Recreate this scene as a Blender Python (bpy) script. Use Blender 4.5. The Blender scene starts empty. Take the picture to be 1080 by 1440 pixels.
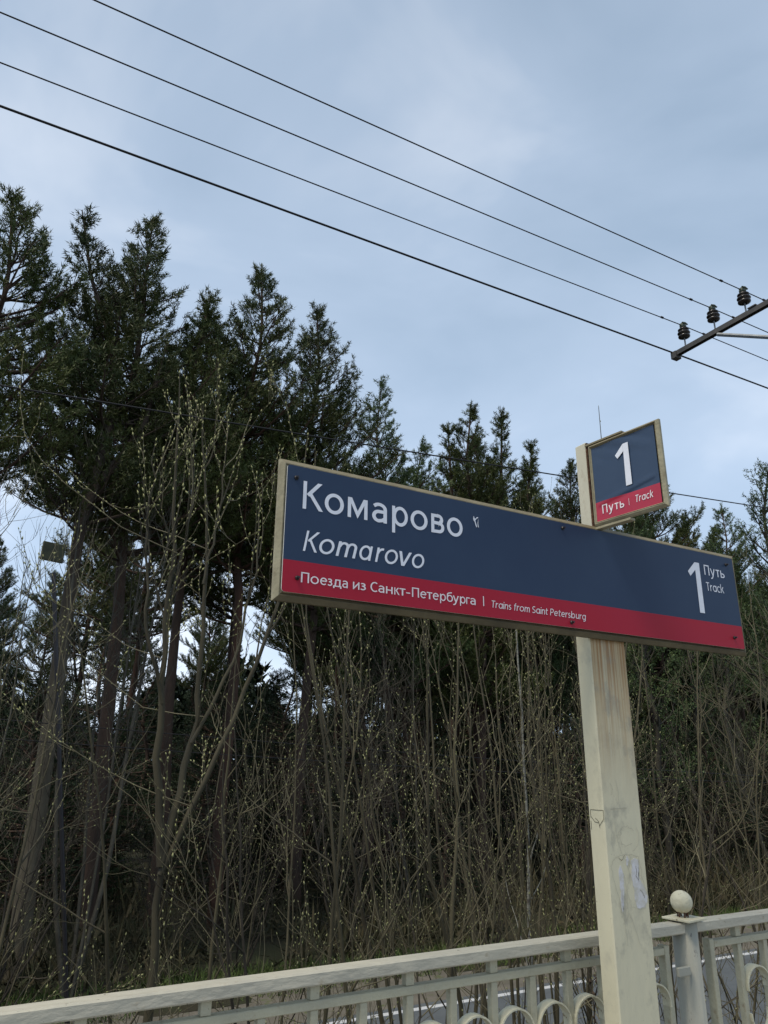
import bpy, math, random
import numpy as np
from mathutils import Vector, Matrix
S = bpy.context.scene
COL = S.collection
R = math.radians
EYE = 1.6

# ------------------------------------------------------------------ camera
cam_d = bpy.data.cameras.new("camera")
cam = bpy.data.objects.new("camera", cam_d)
COL.objects.link(cam)
yaw, pitch, roll = 1.06697519, .32533201, .0072894
fw = Vector((math.cos(yaw) * math.cos(pitch), math.sin(yaw) * math.cos(pitch), math.sin(pitch)))
rt = Vector((math.sin(yaw), -math.cos(yaw), 0))
up = rt.cross(fw)
r2 = rt * math.cos(roll) + up * math.sin(roll)
u2 = -rt * math.sin(roll) + up * math.cos(roll)
M = Matrix((r2, u2, -fw)).transposed().to_4x4()
M.translation = Vector((0, 0, EYE))
cam.matrix_world = M
cam_d.sensor_fit = 'VERTICAL'
cam_d.sensor_height = 36.0
cam_d.lens = 1051.0 / 1440.0 * 36.0
cam_d.clip_start = 0.05
cam_d.clip_end = 3000
S.camera = cam

# ------------------------------------------------------------------ world, sun, exposure
SUN_EL, SUN_AZ = R(62), R(196)       # azimuth counted from +X towards +Y: the sun stands behind the clouds, left and behind the camera
w = bpy.data.worlds.new("World")
S.world = w
w.use_nodes = True
nt = w.node_tree
nt.nodes.clear()
def wn(t, **k):
    n = nt.nodes.new(t)
    for a, b in k.items():
        setattr(n, a, b)
    return n
out = wn('ShaderNodeOutputWorld')
sky = wn('ShaderNodeTexSky', sky_type='NISHITA', sun_disc=False)
sky.sun_elevation = SUN_EL
sky.sun_rotation = math.pi / 2 - SUN_AZ
bg1 = wn('ShaderNodeBackground'); bg1.inputs[1].default_value = 0.07
nt.links.new(sky.outputs[0], bg1.inputs[0])
tc = wn('ShaderNodeTexCoord')
mp = wn('ShaderNodeMapping'); mp.inputs['Scale'].default_value = (1.0, 1.0, 2.2); mp.inputs['Rotation'].default_value = (.25, .1, .6)
nt.links.new(tc.outputs['Generated'], mp.inputs[0])
nz = wn('ShaderNodeTexNoise'); nz.inputs['Scale'].default_value = 2.1; nz.inputs['Detail'].default_value = 5; nz.inputs['Roughness'].default_value = .48; nz.inputs['Distortion'].default_value = .35
nt.links.new(mp.outputs[0], nz.inputs[0])
cr = wn('ShaderNodeValToRGB')
cr.color_ramp.elements[0].position = .30; cr.color_ramp.elements[0].color = (.350, .465, .615, 1)
cr.color_ramp.elements[1].position = .74; cr.color_ramp.elements[1].color = (.72, .80, .92, 1)
e = cr.color_ramp.elements.new(.52); e.color = (.450, .565, .725, 1)
nt.links.new(nz.outputs[0], cr.inputs[0])
sx = wn('ShaderNodeSeparateXYZ'); nt.links.new(tc.outputs['Generated'], sx.inputs[0])
mr = wn('ShaderNodeMapRange'); mr.inputs['From Min'].default_value = 0.0; mr.inputs['From Max'].default_value = .8
mr.inputs['To Min'].default_value = 1.55; mr.inputs['To Max'].default_value = .98
nt.links.new(sx.outputs['Z'], mr.inputs[0])
bg2 = wn('ShaderNodeBackground')
nt.links.new(cr.outputs[0], bg2.inputs[0]); nt.links.new(mr.outputs[0], bg2.inputs[1])
mx = wn('ShaderNodeMixShader'); mx.inputs[0].default_value = .82
nt.links.new(bg1.outputs[0], mx.inputs[1]); nt.links.new(bg2.outputs[0], mx.inputs[2])
nt.links.new(mx.outputs[0], out.inputs[0])

sd = bpy.data.lights.new("sun", 'SUN')
sd.energy = 2.7; sd.angle = R(18); sd.color = (1.0, .91, .76)
sun = bpy.data.objects.new("sun", sd)
sdir = Vector((math.cos(SUN_AZ) * math.cos(SUN_EL), math.sin(SUN_AZ) * math.cos(SUN_EL), math.sin(SUN_EL)))
sun.rotation_euler = sdir.to_track_quat('Z', 'Y').to_euler()
sun.location = sdir * 60
COL.objects.link(sun)
S.view_settings.view_transform = 'Standard'
S.view_settings.look = 'None'
S.view_settings.exposure = 0.12
S.view_settings.gamma = 1.0
S.view_settings.use_curve_mapping = False
S.cycles.max_bounces = 5
S.cycles.diffuse_bounces = 3
S.cycles.glossy_bounces = 2
S.cycles.use_adaptive_sampling = True

# ------------------------------------------------------------------ materials
def mat(name, base, rough=.8, var=None, scale=8, detail=6, stretch=(1, 1, 1), bump=0, bscale=40, spec=.3, metal=0, rand=0.0, coords='Object', lo=.35, hi=.65):
    m = bpy.data.materials.new(name)
    m.use_nodes = True
    t = m.node_tree; N = t.nodes; L = t.links
    b = N['Principled BSDF']
    b.inputs['Roughness'].default_value = rough
    b.inputs['Specular IOR Level'].default_value = spec
    b.inputs['Metallic'].default_value = metal
    c4 = tuple(base) + (1,)
    b.inputs['Base Color'].default_value = c4
    tcn = N.new('ShaderNodeTexCoord'); mpn = N.new('ShaderNodeMapping')
    mpn.inputs['Scale'].default_value = stretch
    L.new(tcn.outputs[coords], mpn.inputs[0])
    last = None
    if var is not None:
        n = N.new('ShaderNodeTexNoise'); n.inputs['Scale'].default_value = scale; n.inputs['Detail'].default_value = detail; n.inputs['Roughness'].default_value = .62
        L.new(mpn.outputs[0], n.inputs[0])
        r = N.new('ShaderNodeValToRGB'); r.color_ramp.elements[0].position = lo; r.color_ramp.elements[1].position = hi
        r.color_ramp.elements[0].color = c4; r.color_ramp.elements[1].color = tuple(var) + (1,)
        L.new(n.outputs[0], r.inputs[0]); last = r.outputs[0]
    if rand:
        oi = N.new('ShaderNodeObjectInfo')
        m2 = N.new('ShaderNodeMapRange'); m2.inputs['To Min'].default_value = 1 - rand; m2.inputs['To Max'].default_value = 1 + rand
        L.new(oi.outputs['Random'], m2.inputs[0])
        h = N.new('ShaderNodeHueSaturation')
        if last: L.new(last, h.inputs['Color'])
        else: h.inputs['Color'].default_value = c4
        L.new(m2.outputs[0], h.inputs['Value']); last = h.outputs[0]
    if last: L.new(last, b.inputs['Base Color'])
    if bump:
        n = N.new('ShaderNodeTexNoise'); n.inputs['Scale'].default_value = bscale; n.inputs['Detail'].default_value = 5
        L.new(mpn.outputs[0], n.inputs[0])
        bp = N.new('ShaderNodeBump'); bp.inputs['Strength'].default_value = bump; bp.inputs['Distance'].default_value = .02
        L.new(n.outputs[0], bp.inputs['Height']); L.new(bp.outputs[0], b.inputs['Normal'])
    return m

def layer(m, color, scale, lo, hi, stretch=(1, 1, 1), axis=None, a0=0, a1=1, strength=1.0, offset=(0, 0, 0), detail=6):
    """put a stain/wear layer on top of the base colour: noise mask, optionally faded along an object axis from a0 (none) to a1 (full)"""
    t = m.node_tree; N = t.nodes; L = t.links
    b = N['Principled BSDF']
    tcn = N.new('ShaderNodeTexCoord'); mpn = N.new('ShaderNodeMapping')
    mpn.inputs['Scale'].default_value = stretch; mpn.inputs['Location'].default_value = offset
    L.new(tcn.outputs['Object'], mpn.inputs[0])
    n = N.new('ShaderNodeTexNoise'); n.inputs['Scale'].default_value = scale; n.inputs['Detail'].default_value = detail; n.inputs['Roughness'].default_value = .65
    L.new(mpn.outputs[0], n.inputs[0])
    r = N.new('ShaderNodeMapRange'); r.inputs['From Min'].default_value = lo; r.inputs['From Max'].default_value = hi; r.inputs['To Max'].default_value = strength
    L.new(n.outputs[0], r.inputs[0]); f = r.outputs[0]
    if axis is not None:
        s = N.new('ShaderNodeSeparateXYZ'); L.new(tcn.outputs['Object'], s.inputs[0])
        q = N.new('ShaderNodeMapRange'); q.inputs['From Min'].default_value = a0; q.inputs['From Max'].default_value = a1
        L.new(s.outputs[axis], q.inputs[0])
        mu = N.new('ShaderNodeMath'); mu.operation = 'MULTIPLY'
        L.new(f, mu.inputs[0]); L.new(q.outputs[0], mu.inputs[1]); f = mu.outputs[0]
    mixn = N.new('ShaderNodeMix'); mixn.data_type = 'RGBA'
    src = b.inputs['Base Color'].links
    if src: L.new(src[0].from_socket, mixn.inputs[6])
    else: mixn.inputs[6].default_value = b.inputs['Base Color'].default_value
    mixn.inputs[7].default_value = tuple(color) + (1,)
    L.new(f, mixn.inputs[0]); L.new(mixn.outputs[2], b.inputs['Base Color'])
    return m

MT = {}
MT['post'] = mat('cream_paint', (.60, .555, .395), .5, (.54, .50, .355), 3, 6, (1, 1, .35), .12, 30)
layer(MT['post'], (.26, .25, .21), 10, .55, .78, (1, 1, .8), None, 0, 1, .55, (7, 3, 5))
layer(MT['post'], (.16, .13, .09), 90, .66, .72, (1, 1, 1), None, 0, 1, .8)
MT['post_front'] = MT['post'].copy()
layer(MT['post_front'], (.40, .27, .12), 7, .30, .55, (3, 3, .10), 2, 1.45, 1.99, .75, (3, 1, 2))
layer(MT['post_front'], (.30, .150, .045), 52, .43, .58, (2.6, 2.6, .035), 2, 1.55, 1.99, .95)
layer(MT['post_front'], (.24, .23, .19), 14, .56, .70, (1, 1, .6), None, 0, 1, .6, (2, 8, 1))
MT['mast'] = mat('mast_paint', (.60, .565, .44), .5, (.52, .49, .38), 5, 6, (1, 1, .35), .12, 30)
layer(MT['mast'], (.30, .22, .13), 18, .60, .75, (1, 1, .5), None, 0, 1, .7)
MT['fence'] = mat('grey_cream_paint', (.45, .42, .295), .55, (.38, .355, .26), 6, 6, (1, 1, 1), .25, 60)
layer(MT['fence'], (.27, .21, .13), 22, .60, .72, (1, 1, 1), None, 0, 1, .8)
layer(MT['fence'], (.10, .075, .05), 60, .665, .70, (1, 1, 1), None, 0, 1, .9, (4, 4, 4))
MT['rail'] = mat('rail_paint', (.49, .455, .355), .5, (.41, .385, .31), 5, 6, (.4, 1, 1), .3, 45)
layer(MT['rail'], (.28, .22, .14), 24, .61, .72, (.6, 1, 1), None, 0, 1, .8)
layer(MT['rail'], (.09, .07, .05), 70, .66, .70, (1, 1, 1), None, 0, 1, .9, (2, 4, 4))
MT['pipe'] = mat('blue_grey_pipe_paint', (.39, .375, .30), .55, (.33, .32, .265), 5, 6, (1, 1, .5), .2, 30)
layer(MT['pipe'], (.12, .11, .10), 30, .63, .67, (1, 1, .6), None, 0, 1, .8)
MT['ball'] = mat('ball_paint', (.62, .59, .44), .6, (.52, .48, .34), 14, 6, bump=.3, bscale=50)
layer(MT['ball'], (.22, .17, .10), 30, .63, .69, (1, 1, 1), None, 0, 1, .9)
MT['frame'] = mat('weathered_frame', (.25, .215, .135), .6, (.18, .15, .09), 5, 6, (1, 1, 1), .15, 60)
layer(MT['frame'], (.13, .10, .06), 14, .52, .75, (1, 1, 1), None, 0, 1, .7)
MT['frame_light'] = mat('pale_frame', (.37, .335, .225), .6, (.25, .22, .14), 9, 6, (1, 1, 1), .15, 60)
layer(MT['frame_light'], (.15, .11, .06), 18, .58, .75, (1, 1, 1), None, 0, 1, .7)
MT['frame_grime_shade'] = mat('grime_shade_lower_frame', (.155, .125, .070), .7, (.085, .070, .042), 5, 6, (1, 1, 1), .15, 60)  # bottom bar: grime, and the shade of its underside put into the colour
MT['navy'] = mat('navy_print', (.024, .044, .088), .5, (.029, .051, .096), 3, 4, spec=.2)
MT['navy_film'] = mat('navy_film', (.022, .044, .088), .28, (.03, .054, .10), 4, 4, spec=.5)
MT['red'] = mat('red_print', (.36, .015, .036), .5, (.36, .013, .030), 3, 4, spec=.18)
MT['red_film'] = mat('red_film', (.40, .020, .046), .28, spec=.5)
MT['letter'] = mat('letter_film', (.76, .78, .84), .5, (.70, .72, .78), 20, 4)
MT['letter_red'] = mat('letter_film_warm', (.80, .73, .74), .5, (.74, .67, .69), 20, 4)
MT['edge'] = mat('panel_edge', (.62, .62, .60), .5)
MT['bolt'] = mat('dark_bolt', (.03, .028, .03), .4, spec=.5, metal=.5)
MT['rust'] = mat('rust', (.10, .045, .022), .85, (.055, .03, .02), 30, 6, bump=.4, bscale=80)
MT['paper'] = mat('torn_paper', (.60, .59, .60), .8, (.47, .45, .38), 45, 6)
MT['ink'] = mat('grey_scribble', (.36, .34, .27), .8)
MT['ink_dark'] = mat('dark_scribble', (.10, .09, .06), .8)
MT['steel'] = mat('dark_angle_steel', (.055, .055, .055), .6, (.10, .09, .08), 8, 6, spec=.4, metal=.3)
MT['galv'] = mat('galvanised_brace', (.24, .26, .27), .55, (.17, .18, .19), 12, 6, metal=.4)
MT['ceramic'] = mat('brown_glaze', (.020, .014, .012), .25, spec=.6)
MT['cap'] = mat('dull_cap', (.10, .12, .09), .6)
MT['wire'] = mat('black_wire', (.012, .012, .013), .6)
MT['pole'] = mat('grey_pole', (.26, .25, .23), .85, (.2, .19, .17), 8, bump=.3)
MT['road'] = mat('asphalt', (.100, .112, .120), .8, (.080, .090, .098), 3, 8, bump=.35, bscale=160)
layer(MT['road'], (.15, .16, .165), 240, .55, .7)
MT['line'] = mat('road_paint', (.50, .51, .52), .7, (.34, .35, .35), 30, 5, lo=.5, hi=.75)
MT['sand'] = mat('sandy_verge', (.155, .138, .112), .95, (.105, .095, .075), 2.5, 8, bump=.6, bscale=60)
layer(MT['sand'], (.08, .10, .035), 6, .56, .70)
MT['soil'] = mat('forest_floor', (.030, .024, .014), .95, (.026, .030, .012), 1.2, 8, bump=.8, bscale=30)
MT['grass'] = mat('grass_blades', (.055, .095, .020), .7, (.10, .13, .035), 1.5, 4)
MT['drygrass'] = mat('dry_grass', (.20, .16, .08), .8, (.09, .10, .03), 2, 4)
MT['concrete'] = mat('platform_concrete', (.30, .29, .27), .9, (.22, .215, .2), 3, 8, bump=.4, bscale=50)
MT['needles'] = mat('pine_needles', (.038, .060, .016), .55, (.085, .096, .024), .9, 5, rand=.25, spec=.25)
MT['needles_pale'] = mat('young_pine_needles', (.050, .085, .032), .55, (.085, .115, .040), .9, 5, rand=.2, spec=.25)  # own lighter green of the slender pines and leafing trees
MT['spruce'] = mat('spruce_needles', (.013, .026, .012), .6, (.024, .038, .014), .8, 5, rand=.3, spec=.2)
MT['bark'] = mat('pine_bark', (.045, .032, .024), .9, (.085, .052, .036), 5, 6, (1, 1, .3), .9, 16)
MT['bark_red'] = mat('pine_bark_red', (.085, .042, .026), .9, (.045, .030, .022), 4, 6, (1, 1, .3), .9, 16)
MT['bark_grey'] = mat('grey_bark', (.15, .128, .088), .9, (.085, .070, .048), 5, 6, (1, 1, .35), .7, 20)
layer(MT['bark_grey'], (.050, .036, .026), 1, -1, -.5, (1, 1, 1), 2, 3.5, 6.5, 1)
MT['twig'] = mat('willow_bark', (.094, .080, .044), .7, (.044, .037, .022), 2.2, 5, (1, 1, .6), rand=.25)
MT['twig_tip'] = mat('young_shoot_bark', (.150, .130, .075), .6, (.085, .074, .042), 3, 4, rand=.25)
MT['twig_grey'] = mat('grey_twig_bark', (.072, .065, .048), .75, (.040, .036, .027), 3, 5, rand=.25)
MT['twig_dark'] = mat('dark_twig_bark', (.034, .028, .020), .8, (.058, .048, .034), 3, 5, rand=.25)
MT['birch'] = mat('birch_bark', (.24, .235, .20), .8, (.09, .08, .07), 9, 6, (1, 1, 2.5), .3, 30, lo=.5, hi=.62)
MT['catkin'] = mat('catkins', (.22, .23, .09), .8, (.34, .33, .17), 6, 4, rand=.15)
MT['bud'] = mat('buds', (.13, .14, .055), .8, (.22, .215, .11), 6, 4, rand=.15)
MT['deadleaf'] = mat('dead_leaves', (.06, .04, .025), .9)

# ------------------------------------------------------------------ object helpers
def obj(name, me, m=None, parent=None, loc=None):
    o = bpy.data.objects.new(name, me)
    COL.objects.link(o)
    if m is not None and len(me.materials) == 0:
        for k in (m if isinstance(m, (list, tuple)) else [m]):
            me.materials.append(k)
    if parent is not None: o.parent = parent
    if loc is not None: o.location = loc
    return o

def tag(o, label=None, cat=None, group=None, kind=None):
    if label: o['label'] = label
    if cat: o['category'] = cat
    if group: o['group'] = group
    if kind: o['kind'] = kind
    return o

def thing(name, label, cat, loc=(0, 0, 0), rz=0, group=None):
    o = bpy.data.objects.new(name, None)
    o.empty_display_size = .1
    COL.objects.link(o)
    o.location = loc; o.rotation_euler = (0, 0, rz)
    return tag(o, label, cat, group)

def copy_tree(root, loc, rz=0, sc=1.0, label=None, group=None, tilt=(0, 0)):
    r = root.copy(); COL.objects.link(r)
    r.location = loc; r.rotation_euler = (tilt[0], tilt[1], rz)
    r.scale = (sc, sc, sc) if not isinstance(sc, tuple) else sc
    if label: r['label'] = label
    if group: r['group'] = group
    elif 'group' in r.keys() and label: del r['group']
    for ch in list(root.children):
        c = ch.copy(); COL.objects.link(c); c.parent = r
        for g in ch.children:
            d = g.copy(); COL.objects.link(d); d.parent = c
    return r

class MB:
    """collects vertices, quads and triangles in numpy blocks"""
    def __init__(s): s.v = []; s.q = []; s.t = []; s.n = 0; s.qm = []; s.tm = []
    def add(s, v, q=None, t=None, m=0):
        v = np.asarray(v, float).reshape(-1, 3)
        if q is not None and len(q): s.q.append(np.asarray(q, int).reshape(-1, 4) + s.n); s.qm.append(np.full(len(s.q[-1]), m))
        if t is not None and len(t): s.t.append(np.asarray(t, int).reshape(-1, 3) + s.n); s.tm.append(np.full(len(s.t[-1]), m))
        s.v.append(v); s.n += len(v)
    def mesh(s, name, smooth=False):
        V = np.concatenate(s.v) if s.v else np.zeros((0, 3))
        Q = np.concatenate(s.q) if s.q else np.zeros((0, 4), int)
        T = np.concatenate(s.t) if s.t else np.zeros((0, 3), int)
        me = bpy.data.meshes.new(name)
        me.vertices.add(len(V)); me.vertices.foreach_set('co', V.astype(np.float32).ravel())
        nl = Q.size + T.size
        me.loops.add(nl); me.loops.foreach_set('vertex_index', np.concatenate([Q.ravel(), T.ravel()]).astype(np.int32))
        me.polygons.add(len(Q) + len(T))
        st = np.concatenate([np.arange(len(Q)) * 4, Q.size + np.arange(len(T)) * 3]).astype(np.int32)
        me.polygons.foreach_set('loop_start', st)
        mi = np.concatenate([*(s.qm or [np.zeros(0)]), *(s.tm or [np.zeros(0)])]).astype(np.int32)
        me.polygons.foreach_set('material_index', mi)
        me.polygons.foreach_set('use_smooth', np.full(len(st), smooth))
        me.update(calc_edges=True)
        return me
    def box(s, x0, x1, y0, y1, z0, z1, m=0):
        v = [(x0,y0,z0),(x1,y0,z0),(x1,y1,z0),(x0,y1,z0),(x0,y0,z1),(x1,y0,z1),(x1,y1,z1),(x0,y1,z1)]
        s.add(v, [(0,3,2,1),(4,5,6,7),(0,1,5,4),(1,2,6,5),(2,3,7,6),(3,0,4,7)], m=m)
        return s
    def bbox(s, x0, x1, y0, y1, z0, z1, b=.003, m=0):
        """box with bevelled edges along all twelve edges (chamfer)"""
        import bmesh
        bm = bmesh.new()
        bmesh.ops.create_cube(bm, size=1)
        for v in bm.verts:
            v.co = Vector(((x0 + x1) / 2 + v.co.x * (x1 - x0), (y0 + y1) / 2 + v.co.y * (y1 - y0), (z0 + z1) / 2 + v.co.z * (z1 - z0)))
        bmesh.ops.bevel(bm, geom=list(bm.edges), offset=b, segments=1, affect='EDGES')
        bm.verts.ensure_lookup_table()
        vs = [tuple(v.co) for v in bm.verts]
        q = []; t = []
        for f in bm.faces:
            ids = [v.index for v in f.verts]
            if len(ids) == 4: q.append(ids)
            else:
                for k in range(1, len(ids) - 1): t.append((ids[0], ids[k], ids[k + 1]))
        bm.free()
        s.add(vs, q, t, m)
        return s
    def tube(s, P, rad, n=6, m=0, cap=False):
        P = np.asarray(P, float); k = len(P)
        rad = np.broadcast_to(np.asarray(rad, float), (k,))
        T = np.gradient(P, axis=0); T /= np.linalg.norm(T, axis=1)[:, None] + 1e-9
        a = np.array([0, 0, 1.]) if abs(T[0][2]) < .9 else np.array([1., 0, 0])
        A = np.cross(T, a); A /= np.linalg.norm(A, axis=1)[:, None] + 1e-9
        B = np.cross(T, A)
        th = np.arange(n) * 2 * math.pi / n
        V = P[:, None] + rad[:, None, None] * (np.cos(th)[None, :, None] * A[:, None] + np.sin(th)[None, :, None] * B[:, None])
        i = np.arange(k - 1)[:, None] * n; j = np.arange(n)[None]; j2 = (j + 1) % n
        q = np.stack([i + j, i + j2, i + n + j2, i + n + j], -1).reshape(-1, 4)
        V = V.reshape(-1, 3); t = []
        if cap:
            c0 = len(V); V = np.vstack([V, P[0], P[-1]])
            for x in range(n):
                t.append((c0, (x + 1) % n, x)); t.append((c0 + 1, (k - 1) * n + x, (k - 1) * n + (x + 1) % n))
        s.add(V, q, t, m)
        return s
    def lathe(s, prof, n=16, c=(0, 0, 0), m=0):
        V = []; k = len(prof)
        for r, z in prof:
            for a in range(n):
                V.append((c[0] + r * math.cos(2 * math.pi * a / n), c[1] + r * math.sin(2 * math.pi * a / n), c[2] + z))
        q = [(i * n + j, i * n + (j + 1) % n, (i + 1) * n + (j + 1) % n, (i + 1) * n + j) for i in range(k - 1) for j in range(n)]
        s.add(V, q, m=m)
        return s

# ------------------------------------------------------------------ setting: platform, embankment, road, verge, forest floor
def sheet(name, x0, x1, y0, y1, z, m, nx=1, ny=1, f=None):
    xs = np.linspace(x0, x1, nx + 1); ys = np.linspace(y0, y1, ny + 1)
    X, Y = np.meshgrid(xs, ys); Zc = np.full_like(X, z) if f is None else f(X, Y)
    V = np.stack([X, Y, Zc], -1).reshape(-1, 3); a = nx + 1
    q = [(j * a + i, j * a + i + 1, (j + 1) * a + i + 1, (j + 1) * a + i) for j in range(ny) for i in range(nx)]
    b = MB(); b.add(V, q)
    return tag(obj(name, b.mesh(name, f is not None), m), kind='structure')
GZ = -1.6
def gh(X, Y):
    return GZ + (Y > 11.2) * .12 * np.minimum(1, (Y - 11.2) / 2) + .05 * np.sin(X * .7) * np.cos(Y * .9) * (Y > 12) + np.maximum(0, Y - 16) * .01
sheet('ground', -600, 700, -600, 900, GZ - .10, MT['soil'])
sheet('forest_floor', -40, 130, 11.5, 120, 0, MT['soil'], 170, 108, gh)
sheet('verge', -40, 130, 10.2, 11.9, 0, MT['sand'], 170, 8, lambda X, Y: GZ + .012 + .02 * np.sin(X * 1.3) * np.maximum(0, Y - 10.4) + np.maximum(0, Y - 11.2) * .06)
sheet('near_bank', -40, 130, 2.35, 5.9, 0, MT['soil'], 170, 12, lambda X, Y: GZ - .02 + .3 * np.maximum(0, 1 - (Y - 2.35) / 1.6) ** 2 + .02 * np.sin(X * 2.1 + Y))
sheet('road', -60, 160, 5.6, 10.35, GZ + .02, MT['road'])
b = MB(); b.box(-60, 160, 10.10, 10.21, GZ + .02, GZ + .0245)
tag(obj('road_edge_line', b.mesh('road_edge_line'), MT['line']), kind='structure')
b = MB(); b.box(-25, 60, -6, 2.34, -1.75, 0)
tag(obj('platform', b.mesh('platform'), MT['concrete']), kind='structure')

# ------------------------------------------------------------------ fence
FC = 2.0
BAR = MB().bbox(-.011, .011, -.012, .012, .10, 1.017, .002).mesh('baluster')
STUB = MB().bbox(-.013, .013, -.012, .012, 1.039, 1.073, .0015).mesh('stub')
BARF = MB().bbox(-.011, .011, -.016, .016, .07, 1.044, .002).mesh('panel_frame_bar')
def arch_mesh(up=True):
    r = .0585; pts = []
    for k in range(15):
        a = math.pi * k / 14
        pts.append((-r * math.cos(a), r * math.sin(a)))
    pts = [(-r, -.010)] + pts + [(r, -.010)]
    P = np.array(pts); T = np.gradient(P, axis=0); T /= np.linalg.norm(T, axis=1)[:, None]
    Nn = np.stack([-T[:, 1], T[:, 0]], 1)
    th = .0045; y0, y1 = -.021, .013
    V = []
    for p, n in zip(P, Nn):
        for s_, yy in ((0, y0), (1, y0), (1, y1), (0, y1)):
            q = p + n * (th * s_); V.append((q[0], yy, q[1] if up else -q[1]))
    k = len(P); q = [(i * 4 + j, i * 4 + (j + 1) % 4, (i + 1) * 4 + (j + 1) % 4, (i + 1) * 4 + j) for i in range(k - 1) for j in range(4)]
    q += [(3, 2, 1, 0), (4 * k - 4, 4 * k - 3, 4 * k - 2, 4 * k - 1)]
    mb = MB(); mb.add(V, q); return mb.mesh('arch')
ARU, ARD = arch_mesh(True), arch_mesh(False)
for me in (BAR, STUB, BARF): me.materials.append(MT['fence'])
for me in (ARU, ARD): me.materials.append(MT['ball'])
fence = thing('fence', 'pale painted steel fence with arches and a ball topped post along the platform edge', 'fence', (0, FC, -.004))
PW = 2.464
rng = random.Random(3)
# post parts
b = MB(); b.lathe([(.0415, 0), (.0415, 1.106), (0, 1.106)], 28); PIPE = b.mesh('post', True)
b = MB(); b.bbox(-.052, .052, -.052, .052, 1.1115, 1.118, .001)
import bmesh
CAPP = b.mesh('cap_plate')
b = MB(); prof = []
for k in range(17):
    a = -math.pi / 2 + math.pi * k / 16
    prof.append((.0362 * math.cos(a), 1.1645 + .0355 * math.sin(a)))
b.lathe(prof, 28); BALL = b.mesh('ball_finial', True)
b = MB()
for k in range(6):
    a = k * 1.05; b.tube([(.017 * math.cos(a), .017 * math.sin(a), 1.117), (.016 * math.cos(a), .016 * math.sin(a), 1.134)], .0028, 5)
PINS = b.mesh('finial_pins')
for k in range(-2, 3):
    px = 2.277 + PW * k
    p = obj('post', PIPE, MT['pipe'], fence, (px, 0, 0))
    o = obj('cap_plate', CAPP, MT['ball'], p, (0, -.004, 0)); o.rotation_euler = (0, 0, .10 + .1 * rng.random())
    obj('ball_finial', BALL, MT['ball'], p)
    obj('finial_pins', PINS, MT['rust'], p)
    lb = MB().bbox(-.094, -.034, -.040, -.030, .955, .983, .003).mesh('lug')
    obj('lug', lb, MT['pipe'], p)
for k in range(-2, 3):
    xr = 2.1675 + PW * k; xl = xr - 15 * .14 - .145   # right and left frame bars of this panel
    nb = 15
    rl = 2.277 + PW * (k - 1)
    tr = MB().bbox(rl + .026, 2.277 + PW * k - .026, -.030, .022, 1.073, 1.106, .004).mesh('top_rail')
    obj('top_rail', tr, MT['rail'], fence, (0, 0, 0))
    for z0, z1, nm in ((1.0175, 1.0385, 'second_rail'), (.10, .12, 'bottom_rail')):
        o = obj(nm, MB().bbox(xl + .0115, xr - .0115, -.016, .014, z0, z1, .002).mesh(nm), MT['fence'], fence)
    obj('panel_frame_bar', BARF, None, fence, (xr, 0, 0)); obj('panel_frame_bar', BARF, None, fence, (xl, 0, 0))
    for i in range(1, nb + 1):
        x = xr - .14 * i
        obj('baluster', BAR, None, fence, (x, 0, 0))
        if i % 2 == 1: obj('rail_stub', STUB, None, fence, (x, 0, 0))
    for i in range(0, nb):
        x = xr - .14 * (i + .5)
        obj('arch', ARU, None, fence, (x, 0, .882)); obj('arch', ARD, None, fence, (x, 0, .795))

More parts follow.
